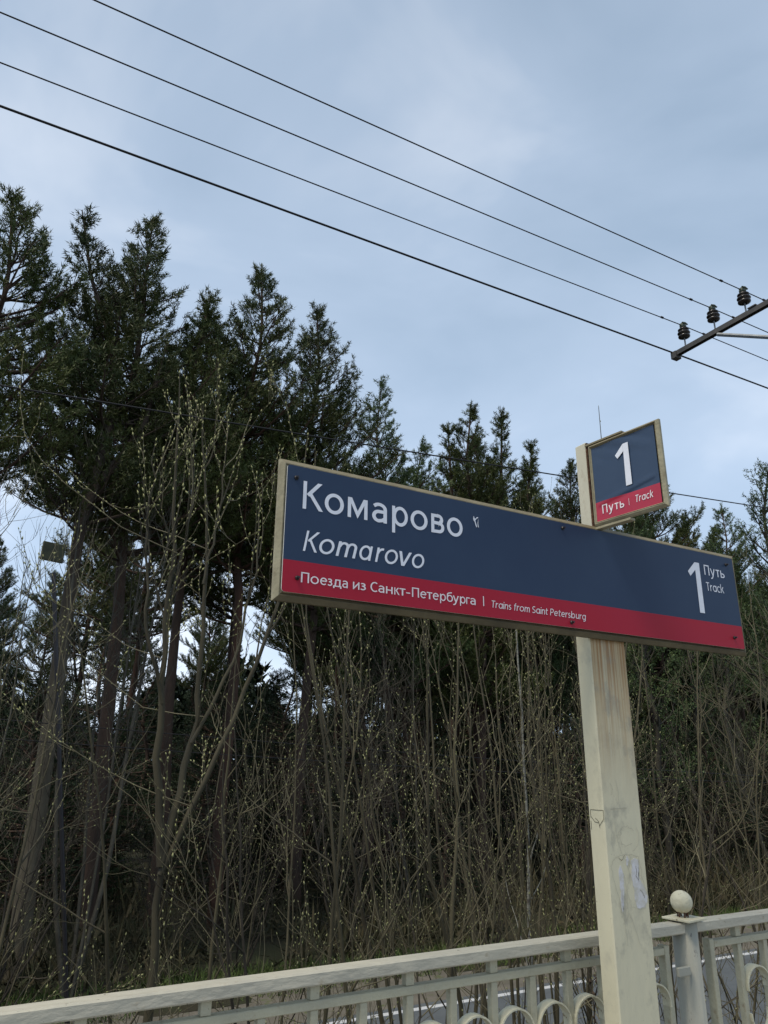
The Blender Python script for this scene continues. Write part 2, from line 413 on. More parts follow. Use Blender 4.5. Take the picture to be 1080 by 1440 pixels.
# ------------------------------------------------------------------ signs : lettering
def arc(cx, cy, rx, ry, a0, a1, n=14):
    return [(cx + rx * math.cos(R(a0 + (a1 - a0) * k / n)), cy + ry * math.sin(R(a0 + (a1 - a0) * k / n))) for k in range(n + 1)]
def glyph(ch, W):
    """centre-line strokes (points, clip range) in units of the capital height"""
    h = W / 2; X = .74; L = []
    def s(pts, lo=-9, hi=9, closed=False): L.append((pts, lo, hi, closed))
    def ring(cx, rw, cl=True): s(arc(cx, X / 2, rw - h, X / 2 + .008 - h, 0, 360, 30)[:-1], closed=True)
    if ch in 'КK': s([(h, 0), (h, 1)]); s([(.68, 1.1), (.17, .50), ], .4, 1); s([(.22, .62), (.70, -.08)], 0, 1)
    elif ch in 'оo': ring(.33, .33)
    elif ch == 'м': s([(h, 0), (h, X)]); s([(.74 - h, 0), (.74 - h, X)]); s([(h * .9, X + .06), (.37, .13), (.74 - h * .9, X + .06)], 0, X)
    elif ch == 'а': s([(.07, .60)] + arc(.25, .50, .21, .18, 115, 0) + [(.46, 0)]); s([(.46, .41), (.30, .41)] + arc(.24, .235, .17, .175, 100, 270) + [(.36, .09), (.46, .17)])
    elif ch == 'р': s([(h, -.28), (h, X)]); ring(.34, .31)
    elif ch == 'в': s([(h, 0), (h, X)]); s([(h, X - h), (.30, X - h)] + arc(.30, .535, .13, .20 - h + .01, 90, -90, 10) + [(h, .40)]); s([(h, .40), (.32, .40)] + arc(.32, .235, .15, .165, 90, -90, 10) + [(h, h)])
    elif ch == 'm':
        s([(h, 0), (h, X)]); s([(h, .45)] + arc(.245, .50, .155, .175, 170, 0, 10) + [(.40, 0)]); s([(.40, .45)] + arc(.575, .50, .155, .175, 170, 0, 10) + [(.73, 0)])
    elif ch == 'n': s([(h, 0), (h, X)]); s([(h, .45)] + arc(.255, .50, .18, .175, 165, 0, 10) + [(.435, 0)])
    elif ch == 'u': s([(h, X), (h, .25)] + arc(.25, .25, .25 - h, .19, 180, 350, 10)); s([(.48, 0), (.48, X)])
    elif ch == 'a': ring(.31, .30); s([(.56, 0), (.56, X)])
    elif ch == 'r': s([(h, 0), (h, X)]); s([(h, .42)] + arc(.30, .44, .22, .235, 170, 80, 8))
    elif ch == 'v': s([(.04, X + .05), (.27, -.03)], 0, X); s([(.27, -.03), (.50, X + .05)], 0, X)
    elif ch == 'П': s([(h, 0), (h, 1)]); s([(.62 - h, 0), (.62 - h, 1)]); s([(0, 1 - h), (.62, 1 - h)])
    elif ch in 'еe': s([(h, .40), (.56, .40)]); s(arc(.31, .37, .30 - h, .37 - h, 5, 318, 26))
    elif ch == 'з': s(arc(.20, .55, .15, .13, 140, -90, 10) + [(.14, .42)]); s([(.14, .40)] + arc(.20, .23, .18, .17, 90, -140, 12))
    elif ch == 'д': s([(.14, .07), (.18, .4), (.20, X - h), (.50, X - h), (.50, .07)]); s([(0, h), (.62, h)]); s([(h * .8, h), (h * .8, -.15)]); s([(.62 - h * .8, h), (.62 - h * .8, -.15)])
    elif ch == 'и': s([(h, 0), (h, X)]); s([(.56 - h, 0), (.56 - h, X)]); s([(h, .08), (.56 - h, X - .08)])
    elif ch in 'Сc':
        c, y = (1, .5) if ch == 'С' else (X, X / 2)
        s(arc(.36 * (1 if ch == 'С' else .85), y, (.36 if ch == 'С' else .31) - h, c / 2 - h + .01, 52, 308, 24))
    elif ch == 'н': s([(h, 0), (h, X)]); s([(.55 - h, 0), (.55 - h, X)]); s([(h, .38), (.55 - h, .38)])
    elif ch == 'к': s([(h, 0), (h, X)]); s([(.48, X + .06), (.16, .38)], .3, X); s([(.19, .46), (.52, -.05)], 0, X)
    elif ch == 'k': s([(h, 0), (h, 1.05)]); s([(.47, X + .06), (.16, .36)], .2, X); s([(.19, .44), (.51, -.05)], 0, X)
    elif ch == 'т': s([(.23, 0), (.23, X)]); s([(0, X - h), (.46, X - h)])
    elif ch == '-': s([(0, .34), (.30, .34)])
    elif ch == 'б': ring(.33, .31); s([(.09, .40), (.10, .62)] + arc(.30, .74, .20, .20, 190, 100, 8) + [(.54, 1.0)])
    elif ch in 'уy': s([(.03, X + .04), (.27, .06)], 0, X); s([(.52, X + .04), (.27, .0), (.20, -.16), (.10, -.24), (.0, -.235)], -.4, X)
    elif ch == 'г': s([(h, 0), (h, X)]); s([(0, X - h), (.40, X - h)])
    elif ch == 'ь': s([(h, 0), (h, X)]); s([(h, .41), (.28, .41)] + arc(.28, .235, .165, .165, 90, -90, 10) + [(h, h)])
    elif ch == 'T': s([(.27, 0), (.27, 1)]); s([(0, 1 - h), (.54, 1 - h)])
    elif ch == 'P': s([(h, 0), (h, 1)]); s([(h, 1 - h), (.28, 1 - h)] + arc(.28, .70, .20, .30 - h, 90, -90, 10) + [(h, .42)])
    elif ch == 'S': s(arc(.28, .73, .215, .215, 45, 225, 12) + [(.30, .48)] + arc(.25, .265, .235, .21, 50, -140, 12))
    elif ch == 's': s(arc(.21, .54, .15, .15, 45, 225, 10) + [(.22, .37)] + arc(.20, .21, .16, .155, 50, -140, 10))
    elif ch == 'i': s([(h, 0), (h, X)]); s([(h, .88), (h, 1.0)])
    elif ch == 't': s([(.15, .96), (.15, .2)] + arc(.29, .2, .14, .14, 180, 290, 6)); s([(.02, X - h), (.38, X - h)])
    elif ch == 'f': s([(.15, 0), (.15, .78)] + arc(.31, .82, .16, .17, 180, 80, 6)); s([(.02, X - h), (.36, X - h)])
    elif ch == 'b': s([(h, 0), (h, 1.05)]); ring(.34, .30)
    elif ch == 'g': ring(.31, .30); s([(.56, X), (.56, -.05)] + arc(.34, -.05, .22, .17, 0, -130, 8))
    elif ch == '|': s([(h, -.12), (h, 1.0)])
    return L
def ribbon(pts, W, closed):
    P = np.array(pts, float); n = len(P); h = W / 2
    if closed: Pp = np.roll(P, 1, 0); Pn = np.roll(P, -1, 0)
    else: Pp = np.vstack([2 * P[0] - P[1], P[:-1]]); Pn = np.vstack([P[1:], 2 * P[-1] - P[-2]])
    a = P - Pp; a /= np.linalg.norm(a, axis=1)[:, None] + 1e-9
    c = Pn - P; c /= np.linalg.norm(c, axis=1)[:, None] + 1e-9
    na = np.stack([-a[:, 1], a[:, 0]], 1); nc = np.stack([-c[:, 1], c[:, 0]], 1)
    mm = na + nc; ln = np.linalg.norm(mm, axis=1)[:, None] + 1e-9; mm /= ln
    k = 1 / np.maximum(.45, (mm * na).sum(1))[:, None]
    A, B = P + mm * k * h, P - mm * k * h
    Q = []
    for i in range(n if closed else n - 1):
        j = (i + 1) % n; Q.append([A[i], B[i], B[j], A[j]])
    return Q
def clip(poly, lo, hi):
    for sgn, lim in ((1, hi), (-1, -lo)):
        o = []
        for i in range(len(poly)):
            p, q = poly[i], poly[(i + 1) % len(poly)]
            fp, fq = sgn * p[1] - lim, sgn * q[1] - lim
            if fp <= 0: o.append(p)
            if fp * fq < 0: t_ = fp / (fp - fq); o.append(p + (q - p) * t_)
        poly = o
        if len(poly) < 3: return []
    return poly
def text_polys(ch, W, shear):
    out_ = []
    for si, (pts, lo, hi, cl) in enumerate(glyph(ch, W)):
        for q in ribbon(pts, W, cl):
            p = clip([np.array(v) for v in q], lo, hi)
            if len(p) >= 3: out_.append((si, [np.array((v[0] + shear * v[1], v[1])) for v in p]))
    return out_
def lettering(name, items, plane, m, parent):
    """items: list of (polys, sx, x0, y0, s) ; plane(u, v, out) -> xyz"""
    mb = MB()
    for polys, sx, x0, y0, s_ in items:
        for si, p in polys:
            V = [plane(x0 + v[0] * sx, y0 + v[1] * s_, .0012 + .00012 * si) for v in p]
            mb.add(V, t=[(0, k, k + 1) for k in range(1, len(V) - 1)])
    return obj(name, mb.mesh(name), m, parent)
def letters_fit(word, spans, base0, base1, cap, W=.15, shear=0):
    it = []
    n = len(word)
    for k, (ch, (a, b_)) in enumerate(zip(word, spans)):
        P = text_polys(ch, W, shear); xs = [v[0] for _, p in P for v in p]; lo, hi = min(xs), max(xs)
        sx = (b_ - a) / (hi - lo)
        bb = base0 + (base1 - base0) * k / max(1, n - 1)
        it.append((P, sx, a - lo * sx, bb, cap))
    return it
def word_fit(word, a, b_, base, cap, W=.13, shear=0, gap=.13, space=.30):
    x = 0; L = []
    for ch in word:
        if ch == ' ': x += space; continue
        P = text_polys(ch, W, 0); xs = [v[0] for _, p in P for v in p]; lo, hi = min(xs), max(xs)
        L.append((ch, x - lo)); x += hi - lo + gap
    tot = x - gap; sx = (b_ - a) / (tot + shear * .8)
    return [(text_polys(ch, W, shear), sx, a + o * sx, base, cap) for ch, o in L]
def pairs(l): return [(l[i], l[i + 1]) for i in range(0, len(l), 2)]

# ------------------------------------------------------------------ sign post
sp = thing('sign_post', 'cream painted steel post with rust streaks carrying the station signs', 'post', (1.834, 1.832, 0))
PX0, PX1, PY0, PY1 = 1.755 - 1.834, 1.913 - 1.834, 1.80 - 1.832, 1.864 - 1.832
shaft_me = MB().bbox(PX0, PX1, PY0, PY1, 0, 2.24, .004).mesh('shaft')
for p_ in shaft_me.polygons: p_.material_index = 1 if p_.normal.y < -.9 else 0
shaft = obj('shaft', shaft_me, [MT['post'], MT['post_front']], sp)
obj('upper_mast', MB().bbox(-.023, .023, -.032, .021, 2.2405, 2.695, .003).mesh('upper_mast'), MT['mast'], sp)
obj('rusty_mounting_strip', MB().bbox(-.026, -.004, -.041, -.0325, 2.375, 2.69, .002).mesh('rusty_mounting_strip'), MT['rust'], sp)
obj('base_plate', MB().bbox(-.14, .14, -.10, .10, .0005, .012, .002).mesh('base_plate'), MT['post'], sp)
def patch(name, pts, m, off, par):   # outline in (x, z) on the front face of the shaft
    rj = random.Random(int(pts[0][0] * 1e4)); fine = []
    for k in range(len(pts)):
        (xa, za), (xb, zb_) = pts[k], pts[(k + 1) % len(pts)]
        for f_ in (0, .33, .66): fine.append((xa + (xb - xa) * f_ + rj.uniform(-.0022, .0022), za + (zb_ - za) * f_ + rj.uniform(-.0022, .0022)))
    pts = fine
    n = len(pts); mb = MB(); y = PY0 - off
    V = [(x - 1.834, y, z) for x, z in pts] + [(x - 1.834, PY0 - .0001, z) for x, z in pts]
    c = np.mean(np.array(V[:n]), 0); V.append(tuple(c))
    mb.add(V, t=[(2 * n, k, (k + 1) % n) for k in range(n)], q=[(k, n + k, n + (k + 1) % n, (k + 1) % n) for k in range(n)])
    return obj(name, mb.mesh(name), m, par)
rg = random.Random(8)
def jag(x0, x1, z0, z1, n, j):
    P = []
    for k in range(n): P.append((x0 + (x1 - x0) * .5 + (x1 - x0) * .5 * math.cos(2 * math.pi * k / n) * (1 - j * rg.random()), (z0 + z1) / 2 + (z1 - z0) * .5 * math.sin(2 * math.pi * k / n) * (1 - j * rg.random())))
    return P

patch('torn_sticker', [(1.797, 1.309), (1.803, 1.318), (1.810, 1.312), (1.816, 1.293), (1.813, 1.262), (1.810, 1.240), (1.808, 1.219), (1.803, 1.200), (1.798, 1.191), (1.795, 1.204), (1.796, 1.22), (1.799, 1.25), (1.797, 1.28)], MT['paper'], .0007, shaft)
patch('torn_sticker', [(1.852, 1.330), (1.866, 1.336), (1.880, 1.331), (1.884, 1.318), (1.879, 1.300), (1.876, 1.285), (1.884, 1.270), (1.893, 1.262), (1.901, 1.242), (1.906, 1.225), (1.900, 1.212), (1.894, 1.199), (1.880, 1.203), (1.872, 1.198), (1.858, 1.205), (1.853, 1.225), (1.855, 1.246), (1.849, 1.270), (1.847, 1.295), (1.853, 1.31)], MT['paper'], .0007, shaft)
patch('torn_sticker', [(1.830, 1.336), (1.838, 1.342), (1.841, 1.328), (1.835, 1.315), (1.829, 1.322)], MT['paper'], .0007, shaft)
def scribble(name, lines, m, wd=.0008, face='front'):
    y = PY0 - .0016
    for k, L_ in enumerate(lines):
        mb = MB()
        for qd in ribbon(L_, wd, False):
            if face == 'front': mb.add([(p[0] - 1.834, y - .00008 * k, p[1]) for p in qd], [(0, 1, 2, 3)])
            else: mb.add([(PX0 - .0009, p[0] - 1.832, p[1]) for p in qd], [(0, 1, 2, 3)])
        obj(name, mb.mesh(name), m, shaft)
rs = random.Random(4)
def wob(P, n=5, a=.0025):
    o_ = []
    for i in range(len(P) - 1):
        for k in range(n):
            f = k / n; o_.append((P[i][0] * (1 - f) + P[i + 1][0] * f + rs.uniform(-a, a), P[i][1] * (1 - f) + P[i + 1][1] * f + rs.uniform(-a, a)))
    return o_ + [P[-1]]
scribble('grey_scribble', [wob([(1.784 + .003 * i, 1.474 + .002 * i), (1.852, 1.478 - .002 * i)], 6, .0012) for i in range(2)]
    + [wob(arc(1.842, 1.395, .036 - .006 * i, .030 - .005 * i, 40 + 100 * i, 190 + 120 * i, 7), 2, .0035) for i in range(2)]
    + [wob([(1.768, 1.318), (1.779, 1.335), (1.80, 1.345), (1.830, 1.350), (1.857, 1.344), (1.885, 1.338), (1.890, 1.29), (1.902, 1.245), (1.908, 1.212)], 4, .003),
       wob([(1.768, 1.318), (1.772, 1.28), (1.785, 1.24), (1.792, 1.20), (1.802, 1.185)], 4, .003), wob([(1.815, 1.30), (1.820, 1.25), (1.835, 1.21), (1.850, 1.20)], 4, .003),
       wob([(1.845, 1.33), (1.835, 1.28), (1.822, 1.25), (1.818, 1.20)], 4, .003), wob([(1.802, 1.191), (1.806, 1.15), (1.808, 1.108)], 4, .0012), wob([(1.829, 1.185), (1.845, 1.14), (1.857, 1.104)], 4, .0012), wob([(1.808, 1.165), (1.822, 1.19), (1.835, 1.17)], 4, .001),
       wob([(1.796, 1.44), (1.80, 1.40), (1.806, 1.37), (1.815, 1.35)], 4, .002), wob([(1.885, 1.42), (1.893, 1.40), (1.885, 1.37), (1.86, 1.355)], 4, .002),
       wob([(1.815, 1.56), (1.822, 1.52), (1.818, 1.49)], 4, .001), wob([(1.79, 1.55), (1.80, 1.53), (1.79, 1.515)], 4, .002)], MT['ink'])
scribble('dark_scribble', [wob([(1.868, 1.315), (1.872, 1.30), (1.864, 1.285), (1.875, 1.275)], 3, .002), wob([(1.80, 1.34), (1.812, 1.332), (1.826, 1.345)], 3, .002), wob([(1.875, 1.25), (1.888, 1.24), (1.893, 1.225)], 3, .0015)], MT['ink_dark'], .0011)
scribble('square_mark', [[(1.853, 1.472), (1.798, 1.472)], [(1.799, 1.471), (1.800, 1.447), (1.812, 1.436), (1.820, 1.427)], [(1.8535, 1.471), (1.8535, 1.450)], [(1.852, 1.452), (1.838, 1.438), (1.822, 1.436)], [(1.835, 1.449), (1.822, 1.440), (1.818, 1.421)], [(1.8545, 1.44), (1.8545, 1.415)]], MT['ink_dark'], .0016, 'side')

# ------------------------------------------------------------------ big station sign
TH = .0239119; BL, BH = 1.8894, .3845
big = thing('station_name_sign', 'long navy and red station name board facing the platform', 'sign', (.6496, 1.7478, EYE + .77398), TH)
FD = .019
def miter_bar(x0, x1, z0, z1, side, wd, d, mb):
    """frame bar with mitred ends and a stepped profile; plane x-z, front at y=0, depth d"""
    prof = [(0, d), (0, .0085), (wd * .05, .0075), (wd * .34, .0015), (wd * .40, .0), (wd * .50, .0), (wd * .54, .0024), (wd * .62, .0024), (wd * .66, .0), (wd * .80, .004), (wd, .0165), (wd, d)]
    n = len(prof); V = []
    for e_ in (0, 1):
        for o_, y in prof:
            if side == 'top': V.append(((x0 + o_) if e_ == 0 else (x1 - o_), y, z1 - o_))
            if side == 'bottom': V.append(((x0 + o_) if e_ == 0 else (x1 - o_), y, z0 + o_))
            if side == 'left': V.append((x0 + o_, y, (z0 + o_) if e_ == 0 else (z1 - o_)))
            if side == 'right': V.append((x1 - o_, y, (z0 + o_) if e_ == 0 else (z1 - o_)))
    q = [(i, (i + 1) % n, n + (i + 1) % n, n + i) for i in range(n)]
    t = [(0, k + 1, k) for k in range(1, n - 1)] + [(n, n + k, n + k + 1) for k in range(1, n - 1)]
    mb.add(V, q, t)
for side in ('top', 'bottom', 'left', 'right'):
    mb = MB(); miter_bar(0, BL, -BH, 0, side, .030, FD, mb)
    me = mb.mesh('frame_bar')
    obj('frame_bar', me, MT[{'left': 'frame_light', 'bottom': 'frame_grime_shade'}.get(side, 'frame')], big)
mb = MB(); mb.box(.02, BL - .02, .010, .0175, -BH + .02, -.02); obj('back_board', mb.mesh('back_board'), MT['bolt'], big)  # near black: the shadow in the gap behind the panel is put into its colour
PF, PB = -.0110, -.0075      # the printed panel stands proud of the frame
x0, x1, z0, z1, zr = .0150, 1.8560, -.3640, -.0196, -.2797
r_ = .008
def panel_mesh(mats=True):
    mb = MB()
    # rounded-corner outline split at zr
    def cor(cx, cz, a0): return [(cx + r_ * math.cos(R(a0 + 30 * k)), cz + r_ * math.sin(R(a0 + 30 * k))) for k in range(4)]
    upo = [(x0, zr)] + [(x1, zr)] + cor(x1 - r_, z1 - r_, 0) + cor(x0 + r_, z1 - r_, 90)
    lo_ = [(x1, zr), (x0, zr)] + cor(x0 + r_, z0 + r_, 180) + cor(x1 - r_, z0 + r_, 270)
    for o_, m_ in ((upo, 0), (lo_, 1)):
        V = [(x, PF, z) for x, z in o_]; mb.add(V, t=[(0, k, k + 1) for k in range(1, len(V) - 1)], m=m_)
        V = [(x, PB, z) for x, z in o_]; mb.add(V, t=[(0, k + 1, k) for k in range(1, len(V) - 1)], m=2)
        n = len(o_); V = [(x, PF, z) for x, z in o_] + [(x, PB, z) for x, z in o_]
        mb.add(V, [(k, n + k, n + (k + 1) % n, (k + 1) % n) for k in range(1, n)] , m=2)
    return mb.mesh('printed_panel')
panel = obj('printed_panel', panel_mesh(), [MT['navy'], MT['red'], MT['edge']], big)
for sx_ in (.15, .6, 1.1, 1.45, 1.75):
    obj('spacer', MB().box(sx_, sx_ + .02, PB + .0002, .0098, -.345, -.030).mesh('spacer'), MT['rust'], panel)
def pl(u, v, o_):      # layout measured on the frame plane, moved onto the panel that stands proud of it
    t_ = 1 + (PF - .001) / (1.748 + .024 * u)
    return ((.6496 + u) * t_ - .6496, PF - o_, (.774 + v) * t_ - .774)
L1 = [0.0672, 0.1271, 0.1317, 0.1901, 0.2022, 0.2644, 0.2793, 0.3274, 0.3445, 0.3972, 0.4066, 0.4653, 0.4782, 0.5242, 0.534, 0.5913]
L2 = [0.0734, 0.1213, 0.1199, 0.165, 0.169, 0.234, 0.2409, 0.2831, 0.2901, 0.3196, 0.3214, 0.364, 0.3688, 0.4105, 0.4105, 0.4524]
L3 = [0.0715, 0.0944, 0.0987, 0.1224, 0.1262, 0.1465, 0.1476, 0.1617, 0.1639, 0.1889, 0.1912, 0.2077, 0.2233, 0.2429, 0.2458, 0.2628, 0.2771, 0.299, 0.3019, 0.3205, 0.3258, 0.347, 0.3524, 0.3691, 0.3691, 0.3889, 0.3907, 0.4041, 0.4101, 0.4334, 0.4378, 0.4582, 0.4595, 0.4783, 0.4801, 0.5004, 0.5048, 0.5247, 0.5279, 0.5498, 0.5498, 0.5707, 0.5746, 0.5944, 0.597, 0.6097, 0.6116, 0.6311]
lettering('station_name_lettering', letters_fit('Комарово', pairs(L1), -.1318, -.1312, .0785, .124), pl, MT['letter'], panel)
lettering('latin_name_lettering', letters_fit('Komarovo', pairs(L2), -.2475, -.2462, .0567, .112, .18), pl, MT['letter'], panel)
lettering('direction_lettering', letters_fit('ПоездаизСанкт-Петербурга', pairs(L3), -.3318, -.3308, .0270, .112), pl, MT['letter_red'], panel)
lettering('divider_bar', letters_fit('|', [(.6588, .6622)], -.327, -.327, .0262, .1), pl, MT['letter_red'], panel)
lettering('latin_direction_lettering', word_fit('Trains from Saint Petersburg', .6880, 1.0740, -.3310, .0212, .105, .12, .10), pl, MT['letter_red'], panel)
lettering('track_word_lettering', word_fit('Путь', 1.6965, 1.8125, -.0998, .0385, .115, .0, .12), pl, MT['letter'], panel)
lettering('latin_track_word_lettering', word_fit('Track', 1.6965, 1.7965, -.1594, .0320, .105, .0, .10), pl, MT['letter'], panel)
def poly_obj(name, pts_list, plane, m, parent, o0=.0012):
    mb = MB()
    for k, P in enumerate(pts_list):
        V = [plane(u, v, o0 + .00012 * k) for u, v in P]; mb.add(V, t=[(0, j, j + 1) for j in range(1, len(V) - 1)])
    return obj(name, mb.mesh(name), m, parent)
poly_obj('track_number', [[(1.6425, -.2475), (1.6690, -.2475), (1.6715, -.0590), (1.6462, -.0592), ], [(1.6462, -.0592), (1.6030, -.0985), (1.6145, -.1150), (1.6457, -.0880)][:4]], pl, MT['letter'], panel)
poly_obj('figure_sticker', [[(.6345 + .0022 * math.cos(a), -.0585 + .0025 * math.sin(a)) for a in (0, 1, 2, 3, 4, 5, 6)],
    [(.6315, -.0640), (.6335, -.0615), (.6375, -.0605), (.6400, -.0650), (.6400, -.0715), (.6370, -.0735), (.6335, -.0690)],
    [(.6388, -.0640), (.6470, -.0560), (.6490, -.0580), (.6400, -.0675)], [(.6465, -.0575), (.6510, -.0555), (.6505, -.0600), (.6480, -.0605)],
    [(.6365, -.0715), (.6400, -.0710), (.6430, -.0800), (.6455, -.0890), (.6430, -.0900), (.6405, -.0850)],
    [(.6505, -.0640), (.6520, -.0630), (.6495, -.0740), (.6500, -.0830), (.6520, -.0885), (.6490, -.0890), (.6478, -.0820), (.6480, -.0730)]], pl, MT['letter'], panel)
for u, v in ((.0458, -.0494), (.0611, -.3220), (.9987, -.0339), (1.008, -.3448), (1.8295, -.044), (1.8187, -.3227)):
    b = MB(); prof = [(.0062, 0), (.0062, .003), (.0042, .0055), (.0034, .0058), (.0034, .012), (0, .0125)]
    b.lathe(prof, 8)
    me = b.mesh('bolt', False)
    o = obj('bolt', me, MT['bolt'], big, pl(u, v, .0002)); o.rotation_euler = (R(90), 0, 0)
for sx_ in (1.125, 1.235):
    obj('mounting_bracket', MB().bbox(sx_, sx_ + .03, .0180, .024, -.37, -.02, .001).mesh('mounting_bracket'), MT['steel'], big)

# ------------------------------------------------------------------ small track sign
SL, SH = .2865, .3000
small = thing('track_number_sign', 'small square track number board sticking out from the post top', 'sign', (1.8008, 1.785, EYE + 1.0725), -1.4445)
# local x along the board (towards the track), front faces local -y (towards the viewer's left)
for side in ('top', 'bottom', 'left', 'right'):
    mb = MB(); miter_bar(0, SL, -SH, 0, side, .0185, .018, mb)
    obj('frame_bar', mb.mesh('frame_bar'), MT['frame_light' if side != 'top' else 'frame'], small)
# wrinkled film inside the frame
nx, nz_ = 46, 48
fx0, fx1, fz0, fz1 = .0125, SL - .0190, -.2860, -.0150
def wr(x, z):
    t_ = (x - .14) / .14; u_ = (z + .15) / .135
    edge = min(1, max(0, (x - fx0) / .02)) * min(1, max(0, (fx1 - x) / .02))
    y = .0016 * math.sin(9 * u_ + 4 * t_ + .6 * math.sin(3 * t_)) * max(0, u_) ** 2
    y += .0011 * math.sin(14 * (u_ + .55 * t_) + 1.3) * math.exp(-((u_ - .75) / .3) ** 2)
    y += .0020 * math.exp(-((u_ + .42 - .16 * t_) / .07) ** 2) - .0018 * math.exp(-((u_ + .54 - .2 * t_) / .07) ** 2)
    y += .0009 * math.sin(7 * t_ + 3 * u_) * math.exp(-((t_ + .8) / .4) ** 2)
    return .0045 - y * edge
V = []; q = []; qr = []
for j in range(nz_ + 1):
    for i in range(nx + 1):
        x = fx0 + (fx1 - fx0) * i / nx; z = fz0 + (fz1 - fz0) * j / nz_
        V.append((x, wr(x, z), z))
SPL = lambda x: -.2200 + .0075 * (x / SL)
for j in range(nz_):
    for i in range(nx):
        a = j * (nx + 1) + i; f_ = (a, a + 1, a + nx + 2, a + nx + 1)
        zc = fz0 + (fz1 - fz0) * (j + .5) / nz_
        q.append((f_, zc))
JS = round((-.2160 - fz0) / (fz1 - fz0) * nz_)
mb = MB(); mb.add(V, [f for k, (f, z) in enumerate(q) if k // nx >= JS], m=0); mb.add(V, [f for k, (f, z) in enumerate(q) if k // nx < JS], m=1)
film = obj('printed_film', mb.mesh('printed_film', True), [MT['navy_film'], MT['red_film']], small)
obj('back_board', MB().box(.010, SL - .010, .0085, .0165, -SH + .010, -.010).mesh('back_board'), MT['bolt'], small)
ps_ = lambda u, v, o_: (u, wr(u, v) - o_ - .0004, v)
poly_obj('track_number', [[(.1452, -.1935), (.1685, -.1932), (.1678, -.0428), (.1478, -.0428)], [(.1478, -.0428), (.1130, -.0752), (.1222, -.0888), (.1470, -.0700)]], lambda u, v, o_: (u, .0020 - o_, v), MT['letter'], film)
lettering('track_word_lettering', word_fit('Путь', .0405, .1290, -.2625, .0310, .125, .0, .14), ps_, MT['letter_red'], film)
lettering('divider_lettering', letters_fit('|', [(.1472, .1486)], -.259, -.259, .0210, .1), ps_, MT['letter_red'], film)
lettering('latin_track_word_lettering', word_fit('Track', .1715, .2420, -.2588, .0240, .125, .14, .12), ps_, MT['letter_red'], film)
for nm, z0_, z1_ in (('top_bracket', .0015, .0085), ('bottom_bracket', -.3105, -.3020)):
    obj(nm, MB().bbox(-.012, .146, .004, .030, z0_, z1_, .001).mesh(nm), MT['frame' if z0_ > 0 else 'frame_light'], small)

# ------------------------------------------------------------------ overhead line
AX = 6.83
arm = thing('utility_pole', 'utility pole with steel crossarm carrying three dark insulators', 'pole', (AX + .12, 3.0, GZ))
obj('shaft', MB().tube([(.0, 0, -.2), (0, 0, 4), (0, 0, 8.8)], [.15, .13, .10], 14, cap=True).mesh('shaft', True), MT['pole'], arm)
def loc_(x, y, z): return (x - AX - .12, y - 3.0, z - GZ)
b = MB()   # angle steel: vertical leg and horizontal leg
a0 = loc_(AX - .035, 1.7, 6.215)
b.box(a0[0], a0[0] + .007, a0[1], a0[1] + 3.5, a0[2] + .012, a0[2] + .07)
b.box(a0[0] + .0075, a0[0] + .06, a0[1], a0[1] + 3.5, a0[2] + .063, a0[2] + .07)
b.box(a0[0] + .053, a0[0] + .060, a0[1], a0[1] + 3.5, a0[2] + .012, a0[2] + .0625)
obj('crossarm', b.mesh('crossarm'), MT['steel'], arm)
b = MB(); b.tube([loc_(AX - .03, 4.60, 6.20), loc_(AX - .03, 3.1, 5.30)], .022, 6, cap=True); obj('brace', b.mesh('brace'), MT['galv'], arm)
b = MB(); b.bbox(*[v for p in zip(loc_(AX - .05, 5.16, 6.195), loc_(AX + .045, 5.235, 6.285)) for v in p], .004); obj('cable_clamp', b.mesh('cable_clamp'), MT['steel'], arm)
b = MB(); b.bbox(*[v for p in zip(loc_(AX - .045, 4.10, 6.292), loc_(AX + .045, 4.20, 6.306)) for v in p], .002); obj('bolt_plate', b.mesh('bolt_plate'), MT['steel'], arm)
prof = [(.022, 0), (.040, .004), (.056, .012), (.058, .022), (.040, .032), (.034, .038), (.056, .046), (.062, .056), (.058, .064), (.036, .074), (.034, .080), (.052, .090), (.054, .098), (.040, .110), (.030, .116), (.026, .124)]
prof = [(r_i * 1.18, z_i * 1.15) for r_i, z_i in prof]
INS = MB().lathe(prof, 18).mesh('insulator_sheds', True)
b = MB(); b.lathe([(.026, .122), (.036, .126), (.038, .150), (.030, .160), (.034, .168), (.026, .180), (0, .182)], 14); b.tube([(-.05, .0, .150), (.05, .0, .150)], .012, 6, cap=True); b.tube([(-.045, -.03, .165), (.0, -.036, .172), (.045, -.03, .165)], .010, 5)
INC = b.mesh('insulator_cap', True)
PIN = MB().tube([(0, 0, -.11), (0, 0, .004)], .009, 8).mesh('pin')
WY = (5.05, 4.64, 4.245)
for y_ in WY:
    i_ = obj('insulator', INS, MT['ceramic'], arm, loc_(AX, y_, 6.405))
    obj('insulator_cap', INC, MT['cap'], i_, (0, 0, .018)); obj('pin', PIN, MT['galv'], i_)
def wire(label, y, z, s_, r, xs, zf=None, hooks=()):
    P = [(x, y, (z - s_ * (1 - ((x + 10.7) / 17.5) ** 2) if x < AX else z - s_ * (1 - ((x - 24.4) / 17.5) ** 2)) if zf is None else zf(x)) for x in xs]
    b_ = MB(); b_.tube(P, r, 6)
    for hx in hooks: b_.tube([(hx - .018, y, z), (hx + .018, y, z)], r * 2.2, 6, cap=True)
    return tag(obj('overhead_wire', b_.mesh('overhead_wire', True), MT['wire']), label, 'wire')
xs = list(np.linspace(-28, AX, 60)) + list(np.linspace(AX + .3, 41, 40))
wire('thin overhead wire on the insulator nearest the crossarm tip', WY[0], 6.575, .11, .0058, xs, hooks=(6.48, 7.2))
